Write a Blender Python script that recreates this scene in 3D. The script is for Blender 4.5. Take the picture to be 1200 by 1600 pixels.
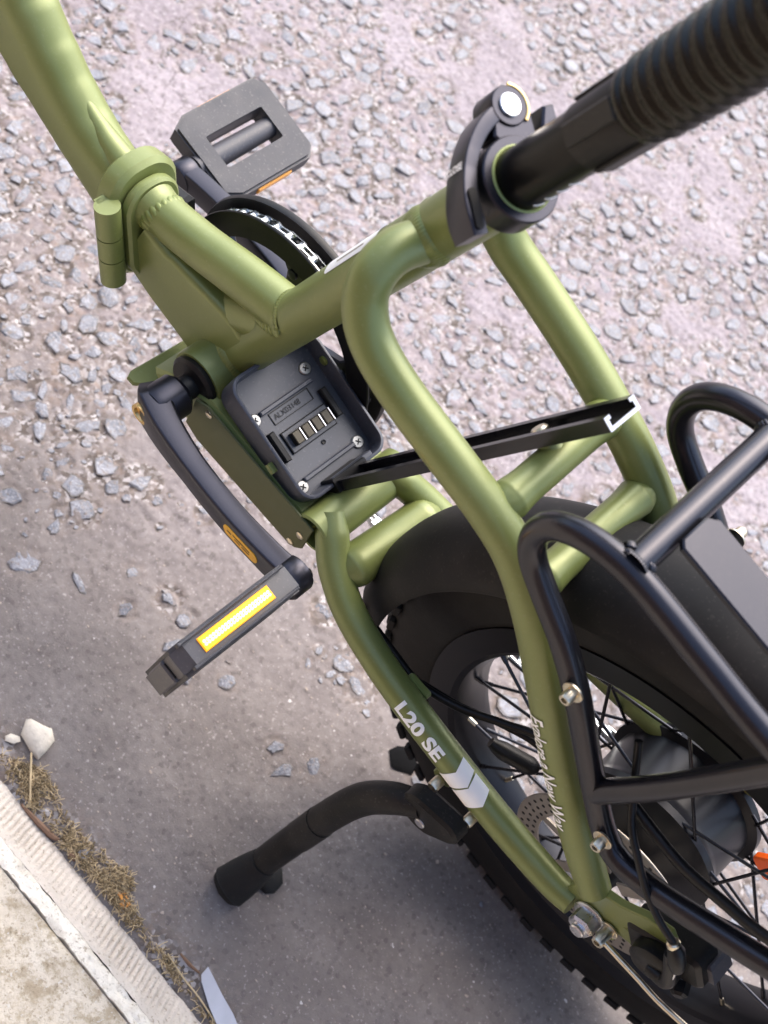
import bpy, bmesh, math, random
import numpy as np
from mathutils import Vector, Matrix

# ------------------------------------------------------------------ scene, camera, light
for o in list(bpy.data.objects): bpy.data.objects.remove(o)
S = bpy.context.scene
COL = S.collection
LEAN = math.radians(-6.0)            # the bicycle leans to its left, onto the kickstand
BBH = 0.3165                         # height of the bottom bracket over the road
ROT = Matrix.Rotation(LEAN, 3, 'X')
LIFT = ROT.inverted() @ Vector((0, 0, BBH))

cam_d = bpy.data.cameras.new('camera'); cam = bpy.data.objects.new('camera', cam_d); COL.objects.link(cam)
S.camera = cam
C_B = Vector((-0.29733, 0.49692, 0.93308))
R_B = Matrix(((-0.66113, -0.69505, 0.28252), (0.73996, -0.54184, 0.39858), (-0.12395, 0.47256, 0.87254)))
cm = (ROT @ R_B.transposed()).to_4x4(); cm.translation = ROT @ C_B + Vector((0, 0, BBH))
cam.matrix_world = cm
cam_d.sensor_fit = 'VERTICAL'; cam_d.sensor_height = 36; cam_d.lens = 2231.2 / 1600 * 36
cam_d.clip_start = 0.02; cam_d.clip_end = 400
cam_d.dof.use_dof = True; cam_d.dof.focus_distance = 1.0; cam_d.dof.aperture_fstop = 9.0

SUN_DIR = Vector((0.12, -0.55, 0.72)).normalized()      # towards the sun (veiled by cloud: soft)
w = bpy.data.worlds.new('World'); S.world = w; w.use_nodes = True
wn = w.node_tree; bg = wn.nodes['Background']
sky = wn.nodes.new('ShaderNodeTexSky'); sky.sky_type = 'NISHITA'; sky.sun_disc = False
sky.sun_elevation = math.asin(SUN_DIR.z); sky.sun_rotation = math.atan2(SUN_DIR.x, SUN_DIR.y)
sky.air_density = 1.0; sky.dust_density = 4.0; sky.ozone_density = 1.0
wn.links.new(sky.outputs[0], bg.inputs[0]); bg.inputs[1].default_value = 0.15
sl = bpy.data.lights.new('sun', 'SUN'); sl.energy = 1.1; sl.angle = math.radians(75); sl.color = (1, .97, .93)
so = bpy.data.objects.new('sun', sl); COL.objects.link(so)
so.rotation_euler = SUN_DIR.to_track_quat('Z', 'Y').to_euler(); so.location = SUN_DIR * 6
S.view_settings.view_transform = 'Standard'; S.view_settings.look = 'None'
S.view_settings.exposure = 1.66; S.view_settings.gamma = 1.0
S.view_settings.use_curve_mapping = False
S.render.engine = 'CYCLES'
rnd = random.Random(7)

# ------------------------------------------------------------------ materials
def mat(name, col, rough=.5, metal=0., bump=0., bscale=300., var=0., vscale=60., spec=.5, coat=0., dust=0., dustcol=(.25, .22, .19)):
    m = bpy.data.materials.new(name); m.use_nodes = True
    nt = m.node_tree; b = nt.nodes['Principled BSDF']
    b.inputs['Base Color'].default_value = (*col, 1); b.inputs['Roughness'].default_value = rough
    b.inputs['Metallic'].default_value = metal; b.inputs['Specular IOR Level'].default_value = spec
    b.inputs['Coat Weight'].default_value = coat; b.inputs['Coat Roughness'].default_value = .25
    tc = nt.nodes.new('ShaderNodeTexCoord')
    out = None
    if var > 0:
        n = nt.nodes.new('ShaderNodeTexNoise'); n.inputs['Scale'].default_value = vscale; n.inputs['Detail'].default_value = 5
        nt.links.new(tc.outputs['Object'], n.inputs['Vector'])
        mx = nt.nodes.new('ShaderNodeMix'); mx.data_type = 'RGBA'
        mx.inputs[6].default_value = (*[c * (1 - var) for c in col], 1); mx.inputs[7].default_value = (*[min(1, c * (1 + var)) for c in col], 1)
        nt.links.new(n.outputs['Fac'], mx.inputs[0]); nt.links.new(mx.outputs[2], b.inputs['Base Color']); out = mx.outputs[2]
        rr = nt.nodes.new('ShaderNodeMapRange'); rr.inputs[3].default_value = max(.02, rough - .08); rr.inputs[4].default_value = min(1, rough + .1)
        nt.links.new(n.outputs['Fac'], rr.inputs[0]); nt.links.new(rr.outputs[0], b.inputs['Roughness'])
    if dust > 0:
        n = nt.nodes.new('ShaderNodeTexNoise'); n.inputs['Scale'].default_value = 420; n.inputs['Detail'].default_value = 3
        n2 = nt.nodes.new('ShaderNodeTexNoise'); n2.inputs['Scale'].default_value = 22; n2.inputs['Detail'].default_value = 4
        nt.links.new(tc.outputs['Object'], n.inputs['Vector']); nt.links.new(tc.outputs['Object'], n2.inputs['Vector'])
        r1 = nt.nodes.new('ShaderNodeMapRange'); r1.inputs[1].default_value = .60; r1.inputs[2].default_value = .72
        r2 = nt.nodes.new('ShaderNodeMapRange'); r2.inputs[1].default_value = .38; r2.inputs[2].default_value = .7
        nt.links.new(n.outputs['Fac'], r1.inputs[0]); nt.links.new(n2.outputs['Fac'], r2.inputs[0])
        ad = nt.nodes.new('ShaderNodeMath'); ad.operation = 'MULTIPLY_ADD'; ad.inputs[1].default_value = .6
        nt.links.new(r2.outputs[0], ad.inputs[0]); nt.links.new(r1.outputs[0], ad.inputs[2])
        ml = nt.nodes.new('ShaderNodeMath'); ml.operation = 'MULTIPLY'; ml.inputs[1].default_value = dust; ml.use_clamp = True
        nt.links.new(ad.outputs[0], ml.inputs[0])
        mx = nt.nodes.new('ShaderNodeMix'); mx.data_type = 'RGBA'; mx.inputs[6].default_value = (*col, 1); mx.inputs[7].default_value = (*dustcol, 1)
        if out: nt.links.new(out, mx.inputs[6])
        nt.links.new(ml.outputs[0], mx.inputs[0]); nt.links.new(mx.outputs[2], b.inputs['Base Color'])
    if bump > 0:
        n = nt.nodes.new('ShaderNodeTexNoise'); n.inputs['Scale'].default_value = bscale; n.inputs['Detail'].default_value = 4
        nt.links.new(tc.outputs['Object'], n.inputs['Vector'])
        bp = nt.nodes.new('ShaderNodeBump'); bp.inputs['Strength'].default_value = bump; bp.inputs['Distance'].default_value = .001
        nt.links.new(n.outputs['Fac'], bp.inputs['Height']); nt.links.new(bp.outputs[0], b.inputs['Normal'])
    return m

GREEN = mat('olive_paint', (.158, .188, .054), .38, .22, bump=.05, bscale=1400, var=.08, vscale=22, spec=.6, dust=.08, dustcol=(.42, .42, .30))
WELDM = mat('olive_weld', (.156, .186, .052), .33, .25, bump=.1, bscale=900)
PANELM = mat('olive_panel', (.080, .086, .034), .62, .1, bump=.05, bscale=1200, var=.05)
BLACK = mat('black_powder_coat', (.027, .027, .034), .26, .75, bump=.04, bscale=1800, spec=.8, dust=.03)
CRANKM = mat('black_anodised', (.034, .034, .044), .32, .8, bump=.02, bscale=1500, spec=.6, dust=.03)
PLASTIC = mat('black_plastic', (.005, .005, .0055), .40, 0, bump=.05, bscale=900, spec=.24, dust=.10, dustcol=(.12, .11, .10))
TRAYM = mat('tray_plastic', (.030, .034, .048), .40, 0, bump=.06, bscale=1000, spec=.6, dust=.2, dustcol=(.2, .2, .22))
FENDM = mat('mudguard_plastic', (.009, .0085, .009), .60, 0, bump=.12, bscale=1500, spec=.20, dust=.16, dustcol=(.10, .088, .080))
POSTM = mat('black_post', (.004, .004, .004), .30, 0, bump=.03, bscale=1500, spec=.16)
STANDM = mat('worn_black_coat', (.006, .0058, .0056), .50, 0, bump=.12, bscale=500, spec=.22, dust=.30, dustcol=(.085, .075, .068))
RUBBER = mat('rubber', (.0070, .0068, .0068), .72, 0, bump=.25, bscale=700, var=.2, spec=.3, dust=.14, dustcol=(.07, .06, .055))
BOOT = mat('boot_rubber', (.007, .0062, .003), .26, 0, bump=.03, bscale=300, spec=.32, var=.2, vscale=80)
GREY = mat('grey_plastic', (.036, .037, .044), .62, 0, bump=.2, bscale=1000, var=.25, vscale=70, dust=.28, dustcol=(.22, .20, .19))
DGREY = mat('dark_grey_plastic', (.045, .045, .055), .50, 0, bump=.1, bscale=900, dust=.2)
STEEL = mat('steel', (.62, .62, .64), .28, 1., bump=.05, bscale=600, var=.15, vscale=150)
SCREWM = mat('dull_screw', (.34, .34, .33), .42, 1., var=.2, vscale=300)
ZINC = mat('zinc_bolt', (.58, .52, .40), .30, 1., bump=.05, bscale=600, var=.2, vscale=250)
CHAINM = mat('nickel_chain', (.72, .74, .74), .27, 1., bump=.04, bscale=800, var=.2, vscale=200)
ALU = mat('cut_aluminium', (.42, .43, .47), .40, .9)
PINM = mat('pin_aluminium', (.72, .72, .72), .3, 1.)
RIMM = mat('black_rim', (.016, .016, .020), .32, .7, bump=.03, bscale=900)
HUBM = mat('hub_grey', (.012, .0125, .016), .32, .2, bump=.03, bscale=800, spec=.22)
ROTORM = mat('rotor_steel', (.42, .38, .33), .38, 1., var=.2, vscale=120)
WHITE = mat('white_print', (.88, .88, .85), .55, 0, var=.05)
PAPER = mat('sticker_paper', (.75, .75, .74), .5, 0, var=.05, vscale=200)
YELLOW = mat('yellow_sticker', (.75, .40, .02), .5, 0, var=.1, vscale=200)
INK = mat('dark_ink', (.10, .06, .01), .6)
ORANGE = mat('orange_reflector', (.95, .13, .01), .25, 0, coat=.5)
AMBERD = mat('amber_reflector_dull', (.80, .32, .02), .35, 0, coat=.4)
CONTACT = mat('contact_metal', (.075, .068, .055), .5, 1., var=.2, vscale=300)
BRASS = mat('brass_liner', (.75, .52, .22), .3, 1.)

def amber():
    m = bpy.data.materials.new('amber_reflector_glow'); m.use_nodes = True
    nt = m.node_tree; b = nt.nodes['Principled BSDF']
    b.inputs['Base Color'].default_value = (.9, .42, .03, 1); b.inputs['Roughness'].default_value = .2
    b.inputs['Emission Color'].default_value = (1, .36, .008, 1); b.inputs['Emission Strength'].default_value = .34  # returned light put in as emission; the reflector is no lamp
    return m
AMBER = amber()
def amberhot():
    m = bpy.data.materials.new('amber_reflector_glow_core'); m.use_nodes = True
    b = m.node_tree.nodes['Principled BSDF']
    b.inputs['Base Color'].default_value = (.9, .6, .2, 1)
    b.inputs['Emission Color'].default_value = (1, .74, .26, 1); b.inputs['Emission Strength'].default_value = 1.5  # overbright centre of the reflector's returned light, also as emission
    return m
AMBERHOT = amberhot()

# ------------------------------------------------------------------ mesh helpers (bicycle coordinates: x forward, y left, z up, origin at the bottom bracket)
def V(*a): return Vector(a[0]) if len(a) == 1 else Vector(a)
class Mesh:
    def __init__(self): self.v = []; self.f = []
    def add(self, v, f):
        k = len(self.v); self.v += [tuple(a) for a in v]; self.f += [tuple(i + k for i in g) for g in f]; return self
    def merge(self, other): return self.add(other.v, other.f)

def spline(pts, sub=6):
    P = [V(p) for p in pts]
    if len(P) == 2 or sub == 1: return P
    P = [P[0] * 2 - P[1]] + P + [P[-1] * 2 - P[-2]]
    out = []
    for i in range(1, len(P) - 2):
        a, b, c, d = P[i - 1:i + 3]
        for k in range(sub):
            t = k / sub
            out.append(.5 * ((2 * b) + (c - a) * t + (2 * a - 5 * b + 4 * c - d) * t * t + (3 * b - a - 3 * c + d) * t ** 3))
    out.append(P[-2]); return out

def tangents(P):
    T = []
    for i in range(len(P)):
        a = P[max(0, i - 1)]; b = P[min(len(P) - 1, i + 1)]; T.append((b - a).normalized())
    return T

def sweep(pts, rad, n=20, sub=6, sec=None, ref=None, cap=True, scale=None):
    """tube (radius or list) or a constant section along a smooth path"""
    m = Mesh(); P = spline(pts, sub); T = tangents(P); L = len(P)
    def lerp(a, i):
        if not isinstance(a, (list, tuple)): return a
        u = i / (L - 1) * (len(a) - 1); k = min(int(u), len(a) - 2); return a[k] + (a[k + 1] - a[k]) * (u - k)
    N = None
    for i in range(L):
        t = T[i]
        if ref is not None: N = V(ref)
        elif N is None: N = V(0, 0, 1) if abs(t.z) < .9 else V(1, 0, 0)
        N = (N - t * N.dot(t)).normalized(); B = t.cross(N)
        if sec is None:
            r = lerp(rad, i)
            for k in range(n):
                a = 2 * math.pi * k / n; m.v.append(tuple(P[i] + N * (r * math.cos(a)) + B * (r * math.sin(a))))
        else:
            s = lerp(scale, i) if scale is not None else 1.
            for (a, b) in sec: m.v.append(tuple(P[i] + N * (a * s) + B * (b * s)))
    n = n if sec is None else len(sec)
    for i in range(L - 1):
        for k in range(n):
            j = (k + 1) % n; m.f.append((i * n + k, i * n + j, (i + 1) * n + j, (i + 1) * n + k))
    if cap: m.f.append(tuple(range(n - 1, -1, -1))); m.f.append(tuple(range((L - 1) * n, L * n)))
    return m

def lathe(o, ax, prof, n=32, closed=False):
    """profile of (radius, height along the axis)"""
    m = Mesh(); ax = V(ax).normalized(); o = V(o)
    a = V(0, 0, 1) if abs(ax.z) < .9 else V(1, 0, 0); a = (a - ax * a.dot(ax)).normalized(); b = ax.cross(a)
    for (r, h) in prof:
        for k in range(n):
            t = 2 * math.pi * k / n; m.v.append(tuple(o + ax * h + a * (r * math.cos(t)) + b * (r * math.sin(t))))
    L = len(prof)
    for i in range(L if closed else L - 1):
        i2 = (i + 1) % L
        for k in range(n):
            j = (k + 1) % n; m.f.append((i * n + k, i * n + j, i2 * n + j, i2 * n + k))
    if not closed:
        m.f.append(tuple(range(n - 1, -1, -1))); m.f.append(tuple(range((L - 1) * n, L * n)))
    return m

def prism(o, e1, e2, poly, t0, t1, bev=0., holes=None):
    """polygon in the (e1, e2) plane at o, from t0 to t1 along e1 x e2, with softened rims"""
    m = Mesh(); o = V(o); e1 = V(e1).normalized(); e2 = V(e2).normalized(); n = e1.cross(e2)
    k = len(poly); cx = sum(p[0] for p in poly) / k; cy = sum(p[1] for p in poly) / k
    def inset(d):
        out = []
        for i in range(k):
            p0, p1, p2 = poly[i - 1], poly[i], poly[(i + 1) % k]
            d1 = Vector((p1[0] - p0[0], p1[1] - p0[1])); d2 = Vector((p2[0] - p1[0], p2[1] - p1[1]))
            if d1.length < 1e-9 or d2.length < 1e-9: out.append(p1); continue
            d1.normalize(); d2.normalize(); n1 = Vector((-d1.y, d1.x)); n2 = Vector((-d2.y, d2.x)); b = (n1 + n2)
            if b.length < .2: b = n1
            b = b / max(.35, b.length ** 2 / 2); out.append((p1[0] + b.x * d, p1[1] + b.y * d))
        return out
    ar = sum(poly[i - 1][0] * poly[i][1] - poly[i][0] * poly[i - 1][1] for i in range(k))
    sgn = 1 if ar > 0 else -1
    rings = [(inset(bev * sgn), t0), (poly, t0 + bev), (poly, t1 - bev), (inset(bev * sgn), t1)] if bev > 0 else [(poly, t0), (poly, t1)]
    for pl, t in rings:
        for (a, b) in pl: m.v.append(tuple(o + e1 * a + e2 * b + n * t))
    for i in range(len(rings) - 1):
        for j in range(k):
            q = (j + 1) % k; m.f.append((i * k + j, i * k + q, (i + 1) * k + q, (i + 1) * k + j))
    m.f.append(tuple(range(k - 1, -1, -1))); m.f.append(tuple(range((len(rings) - 1) * k, len(rings) * k)))
    return m

def ringprism(o, e1, e2, outer, inner, t0, t1):
    """plate with one opening; outer and inner have as many points"""
    m = Mesh(); o = V(o); e1 = V(e1).normalized(); e2 = V(e2).normalized(); n = e1.cross(e2); k = len(outer)
    for pl, t in ((outer, t0), (outer, t1), (inner, t1), (inner, t0)):
        for (a, b) in pl: m.v.append(tuple(o + e1 * a + e2 * b + n * t))
    for i in range(4):
        i2 = (i + 1) % 4
        for j in range(k):
            q = (j + 1) % k; m.f.append((i * k + j, i * k + q, i2 * k + q, i2 * k + j))
    return m

def rrect(w, h, r, k=5):
    out = []
    for cx, cy, a0 in ((w - r, h - r, 0), (-w + r, h - r, 90), (-w + r, -h + r, 180), (w - r, -h + r, 270)):
        for i in range(k):
            a = math.radians(a0 + 90 * i / (k - 1)); out.append((cx + r * math.cos(a), cy + r * math.sin(a)))
    return out
def circ(r, n=32, cx=0, cy=0): return [(cx + r * math.cos(2 * math.pi * i / n), cy + r * math.sin(2 * math.pi * i / n)) for i in range(n)]
def box(c, e1, e2, a, b, h, bev=.0008):
    return prism(c, e1, e2, [(-a, -b), (a, -b), (a, b), (-a, b)], -h, h, bev)

def link(name, me, parent=None, material=None, lift=True):
    o = bpy.data.objects.new(name, me); COL.objects.link(o)
    if parent is not None: o.parent = parent
    if material is not None and not me.materials: me.materials.append(material)
    return o
def build(name, m, material, parent=None, angle=38, lift=True, sm=True):
    me = bpy.data.meshes.new(name)
    vs = [(x + LIFT.x, y + LIFT.y, z + LIFT.z) for (x, y, z) in m.v] if lift else m.v
    me.from_pydata(vs, [], m.f)
    bm = bmesh.new(); bm.from_mesh(me); bmesh.ops.recalc_face_normals(bm, faces=bm.faces); bm.to_mesh(me); bm.free()
    if sm:
        me.polygons.foreach_set('use_smooth', [True] * len(me.polygons)); me.set_sharp_from_angle(angle=math.radians(angle))
    me.update()
    return link(name, me, parent, material)
def tag(o, label, cat, group=None):
    o['label'] = label; o['category'] = cat
    if group: o['group'] = group
    return o
def mirror(pts): return [(p[0], -p[1], p[2]) for p in pts]
def mirmesh(m):
    r = Mesh(); r.v = [(x, -y, z) for (x, y, z) in m.v]; r.f = [tuple(reversed(f)) for f in m.f]; return r

def weld(name, parent, A, d, ra, O, ax, R, bead=.0042, n=46, span=None, mtl=None):
    """row of overlapping weld ripples where a tube (point A, direction d, radius ra) runs into a round tube (O, ax, R)"""
    A = V(A); d = V(d).normalized(); O = V(O); ax = V(ax).normalized(); m = Mesh()
    u = V(0, 0, 1) if abs(d.z) < .9 else V(1, 0, 0); u = (u - d * u.dot(d)).normalized(); v = d.cross(u)
    pts = []
    for k in range(n):
        t = 2 * math.pi * k / n
        if span and not (span[0] <= math.degrees(t) <= span[1]): continue
        p = A + (u * math.cos(t) + v * math.sin(t)) * (ra + .0012)
        w0 = p - O; w1 = w0 - ax * w0.dot(ax); dd = d - ax * d.dot(ax)
        a = dd.dot(dd); b = 2 * w1.dot(dd); c = w1.dot(w1) - R * R; D = b * b - 4 * a * c
        if D < 0: s = -b / (2 * a)
        else: s = (-b - math.sqrt(D)) / (2 * a)
        pts.append((p + d * s, (u * math.cos(t) + v * math.sin(t))))
    for i, (p, out) in enumerate(pts):
        q = pts[(i + 1) % len(pts)][0]; tg = (q - p)
        tg = tg.normalized() if tg.length > 1e-6 and tg.length < .02 else v
        # flattened lens, tilted along the bead
        e1 = (tg * .9 + out * .10).normalized(); e3 = (out - d * .8).normalized(); e2 = e1.cross(e3).normalized(); e3 = e1.cross(e2)
        k0 = len(m.v); nn = 10
        for j, (rr, hh) in enumerate(((1., -.12), (.8, .10), (.45, .26), (0.01, .34))):
            for q2 in range(nn):
                t = 2 * math.pi * q2 / nn
                m.v.append(tuple(p + e1 * (bead * .80 * rr * math.cos(t)) + e2 * (bead * 1.30 * rr * math.sin(t)) - e3 * (bead * hh * -1. if e3.dot(out) > 0 else bead * hh)))
        for j in range(3):
            for q2 in range(nn):
                r2 = (q2 + 1) % nn; m.f.append((k0 + j * nn + q2, k0 + j * nn + r2, k0 + (j + 1) * nn + r2, k0 + (j + 1) * nn + q2))
    return build(name, m, mtl or WELDM, parent, 60)

def glyphs(text, size, shear=0., maxedge=.0025, bold=0.):
    cu = bpy.data.curves.new('t', 'FONT'); cu.body = text; cu.size = size; cu.shear = shear; cu.offset = bold
    cu.align_x = 'LEFT'; cu.align_y = 'CENTER'; cu.resolution_u = 4
    o = bpy.data.objects.new('t', cu); COL.objects.link(o); bpy.context.view_layer.update()
    dg = bpy.context.evaluated_depsgraph_get(); me = bpy.data.meshes.new_from_object(o.evaluated_get(dg))
    bpy.data.objects.remove(o)
    bm = bmesh.new(); bm.from_mesh(me); bpy.data.meshes.remove(me)
    bmesh.ops.triangulate(bm, faces=bm.faces)
    for _ in range(5):
        es = [e for e in bm.edges if e.calc_length() > maxedge]
        if not es: break
        bmesh.ops.subdivide_edges(bm, edges=es, cuts=1); bmesh.ops.triangulate(bm, faces=bm.faces)
    bm.verts.index_update()
    r = ([(v.co.x, v.co.y) for v in bm.verts], [tuple(v.index for v in f.verts) for f in bm.faces]); bm.free(); return r
def wrap(uv, faces, path, s0, r, N0, ang0=0., lift=.0004, sub=8):
    """lay flat print (u along the path, v round it) on a tube"""
    P = spline(path, sub); T = tangents(P); S_ = [0.]
    for i in range(1, len(P)): S_.append(S_[-1] + (P[i] - P[i - 1]).length)
    m = Mesh(); N0 = V(N0)
    for (u, v) in uv:
        s = s0 + u; i = 0
        while i < len(S_) - 2 and S_[i + 1] < s: i += 1
        t = (s - S_[i]) / max(1e-9, S_[i + 1] - S_[i]); p = P[i].lerp(P[i + 1], t); tg = T[i].lerp(T[i + 1], t).normalized()
        N = (N0 - tg * N0.dot(tg)).normalized(); W = N.cross(tg); a = ang0 + v / r
        m.v.append(tuple(p + (N * math.cos(a) + W * math.sin(a)) * (r + lift)))
    m.f = list(faces); return m
def flat(uv, faces, o, e1, e2, lift=.0004):
    o = V(o); e1 = V(e1).normalized(); e2 = V(e2).normalized(); n = e1.cross(e2); m = Mesh()
    m.v = [tuple(o + e1 * u + e2 * v + n * lift) for (u, v) in uv]; m.f = list(faces); return m
def gridpoly(poly, step=.002):
    """fill a 2D polygon with small triangles so that it can be wrapped"""
    bm = bmesh.new(); vs = [bm.verts.new((x, y, 0)) for x, y in poly]; bm.faces.new(vs)
    bmesh.ops.triangulate(bm, faces=bm.faces)
    for _ in range(6):
        es = [e for e in bm.edges if e.calc_length() > step]
        if not es: break
        bmesh.ops.subdivide_edges(bm, edges=es, cuts=1); bmesh.ops.triangulate(bm, faces=bm.faces)
    bm.verts.index_update(); r = ([(v.co.x, v.co.y) for v in bm.verts], [tuple(v.index for v in f.verts) for f in bm.faces]); bm.free(); return r

def hexbolt(o, ax, r, h, washer=0., socket=True, round_=False):
    m = Mesh()
    if washer: m.merge(lathe(o, ax, [(washer, 0), (washer, .0012), (washer * .95, .0015)], 24))
    n = 24 if round_ else 6
    m.merge(lathe(V(o) + V(ax).normalized() * .0014, ax, [(r, 0), (r, h * .85), (r * .86, h), (r * .5, h), (r * .45, h * .55)] if socket else [(r, 0), (r, h * .8), (r * .85, h)], n))
    return m

# ------------------------------------------------------------------ ground
RS = np.random.RandomState(11)
def vnoise(X, Y, cell, seed):
    r = np.random.RandomState(seed); n = 256; tab = r.rand(n, n)
    u = X / cell; v = Y / cell; i = np.floor(u).astype(int); j = np.floor(v).astype(int); a = u - i; b = v - j
    a = a * a * (3 - 2 * a); b = b * b * (3 - 2 * b)
    return (tab[i % n, j % n] * (1 - a) * (1 - b) + tab[(i + 1) % n, j % n] * a * (1 - b) + tab[i % n, (j + 1) % n] * (1 - a) * b + tab[(i + 1) % n, (j + 1) % n] * a * b)
def sstep(x, a, b):
    t = np.clip((x - a) / (b - a), 0, 1); return t * t * (3 - 2 * t)
KY = 0.245                                             # foot of the kerb
step = .0024
def axis(lo, hi, far0, far1):
    f = np.arange(lo, hi, step); d = step; a = []; x = lo
    while x > far0: d *= 1.22; x -= d; a.append(x)
    c = []; d = step; x = f[-1]
    while x < far1: d *= 1.22; x += d; c.append(x)
    return np.array(a[::-1] + list(f) + c), len(a)
xs, ix0 = axis(-.95, .80, -70, 70); ys, iy0 = axis(-1.60, .262, -70, .32)
GX, GY = np.meshgrid(xs, ys, indexing='ij')
near = np.exp(-np.maximum(0, np.hypot(np.maximum(0, np.abs(GX) - 1.2), np.maximum(0, -GY - 1.9))) * 1.5)
H = (.0035 * (vnoise(GX, GY, .11, 1) - .5) + .0018 * (vnoise(GX, GY, .03, 2) - .5)) * near
fine = .0015 * (vnoise(GX, GY, .0085, 3) - .5) + .0014 * (vnoise(GX, GY, .0046, 4) - .5)
tz = GY - .35 * GX                                     # towards the gutter the surface is filled with fines
smooth_fill = sstep(tz + .12 * (vnoise(GX, GY, .16, 5) - .5), -.08, .10)
H += fine * (1 - .55 * smooth_fill) * near
dirt = np.zeros_like(H)
# stones: flattened, angular chips set into the binder
def chip(k):
    r = random.Random(100 + k); n = r.choice((7, 8, 9, 10)); m = Mesh()
    el = r.uniform(.42, .95); out = []
    for i in range(n):
        a = 2 * math.pi * (i + r.uniform(-.40, .40)) / n; q = r.uniform(.62, 1.16); out.append((q * math.cos(a), q * math.sin(a) * el))
    tx, ty = r.uniform(-.16, .16), r.uniform(-.16, .16); sh = r.uniform(.80, .90)
    for sc, z in ((1.0, -.60), (1.07, -.03), (sh, .035)):
        for (x, y) in out:
            q = sc * r.uniform(.95, 1.05); X, Y = x * q, y * q
            m.v.append((X, Y, z + ((tx * X + ty * Y) + r.uniform(-.06, .06)) * (1 if z > 0 else .5)))
    for j in range(2):
        for i in range(n):
            q = (i + 1) % n; m.f.append((j * n + i, j * n + q, (j + 1) * n + q, (j + 1) * n + i))
    c = len(m.v); m.v.append((r.uniform(-.3, .3), r.uniform(-.2, .2), .06 + r.uniform(-.05, .08)))
    for i in range(n): m.f.append((2 * n + i, 2 * n + (i + 1) % n, c))
    return m
CH = [chip(k) for k in range(36)]
stones = []
cells = {}
def free(x, y, r):
    c = .03; i, j = int(math.floor(x / c)), int(math.floor(y / c))
    for a in (-1, 0, 1):
        for b in (-1, 0, 1):
            for (X, Y, R) in cells.get((i + a, j + b), ()):
                if (X - x) ** 2 + (Y - y) ** 2 < ((R + r) * .92) ** 2: return False
    cells.setdefault((i, j), []).append((x, y, r)); return True
tries = RS.rand(60000, 5)
tx = -1.15 + 2.2 * tries[:, 0]; ty = -1.85 + 2.07 * tries[:, 1]
cl = vnoise(tx, ty, .075, 21) * .6 + vnoise(tx, ty, .20, 22) * .4
tt = ty - .35 * tx + .10 * (vnoise(tx, ty, .16, 5) - .5)
den = (1 - sstep(tt, -.10, .10)) * .95 + .004
den = den * (.06 + 1.1 * sstep(cl, .38, .60))
sizes = .0026 + .0120 * tries[:, 3] ** 2.2
for i in np.argsort(-sizes):
    if tries[i, 2] < den[i] and free(tx[i], ty[i], sizes[i]): stones.append((tx[i], ty[i], sizes[i], tries[i, 4]))
# a few that stand alone in the smooth strip, as in the photograph
for (x, y, r) in ((.045, .105, .017), (.0, .078, .013), (-.045, .060, .010), (.10, .085, .013), (.09, .125, .010), (-.10, .045, .015), (-.125, .058, .013), (-.115, .015, .014), (-.085, .02, .011), (-.155, .03, .010), (-.23, .035, .010), (-.25, .045, .012), (-.265, .02, .013), (.135, .07, .013), (.16, .10, .012), (.19, .06, .014), (.22, .11, .012), (.06, .045, .012), (-.06, .02, .012), (-.02, .03, .010)):
    if free(x, y, r * .9): stones.append((x, y, r * .85, rnd.random()))
def stamp(x, y, r, depth, wd):
    i0 = int((x - xs[ix0]) / step) + ix0; j0 = int((y - ys[iy0]) / step) + iy0; k = int(r * 2.1 / step) + 2
    if i0 - k < ix0 or j0 - k < iy0 or i0 + k > ix0 + int(1.75 / step) - 2 or j0 + k > iy0 + int(1.86 / step) - 2: return
    sl_ = (slice(i0 - k, i0 + k + 1), slice(j0 - k, j0 + k + 1))
    d = np.hypot(GX[sl_] - x, GY[sl_] - y) / r
    th_ = np.arctan2(GY[sl_] - y, GX[sl_] - x); ring = np.exp(-((d - 1.02) / .26) ** 2) * (.35 + .65 * (np.cos(th_ * 2 + r * 9000) > -.1)); H[sl_] -= depth * ring
    dirt[sl_] = np.maximum(dirt[sl_], wd * np.exp(-((d - 1.1) / .48) ** 2) * (1 - .75 * smooth_fill[sl_]))
for (x, y, r, q) in stones: stamp(x, y, r, .0005 + .0016 * q, .20 + .70 * RS.rand())
# silt and grit gathered along the kerb
gut = np.exp(-((GY - KY) / .030) ** 2) * sstep(vnoise(GX, GY, .05, 31), .25, .6)
H = np.where(GY > KY - .004, H - .002, H); H[(np.abs(GX) > 1.3) | (GY < -2.0)] *= .3

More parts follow.
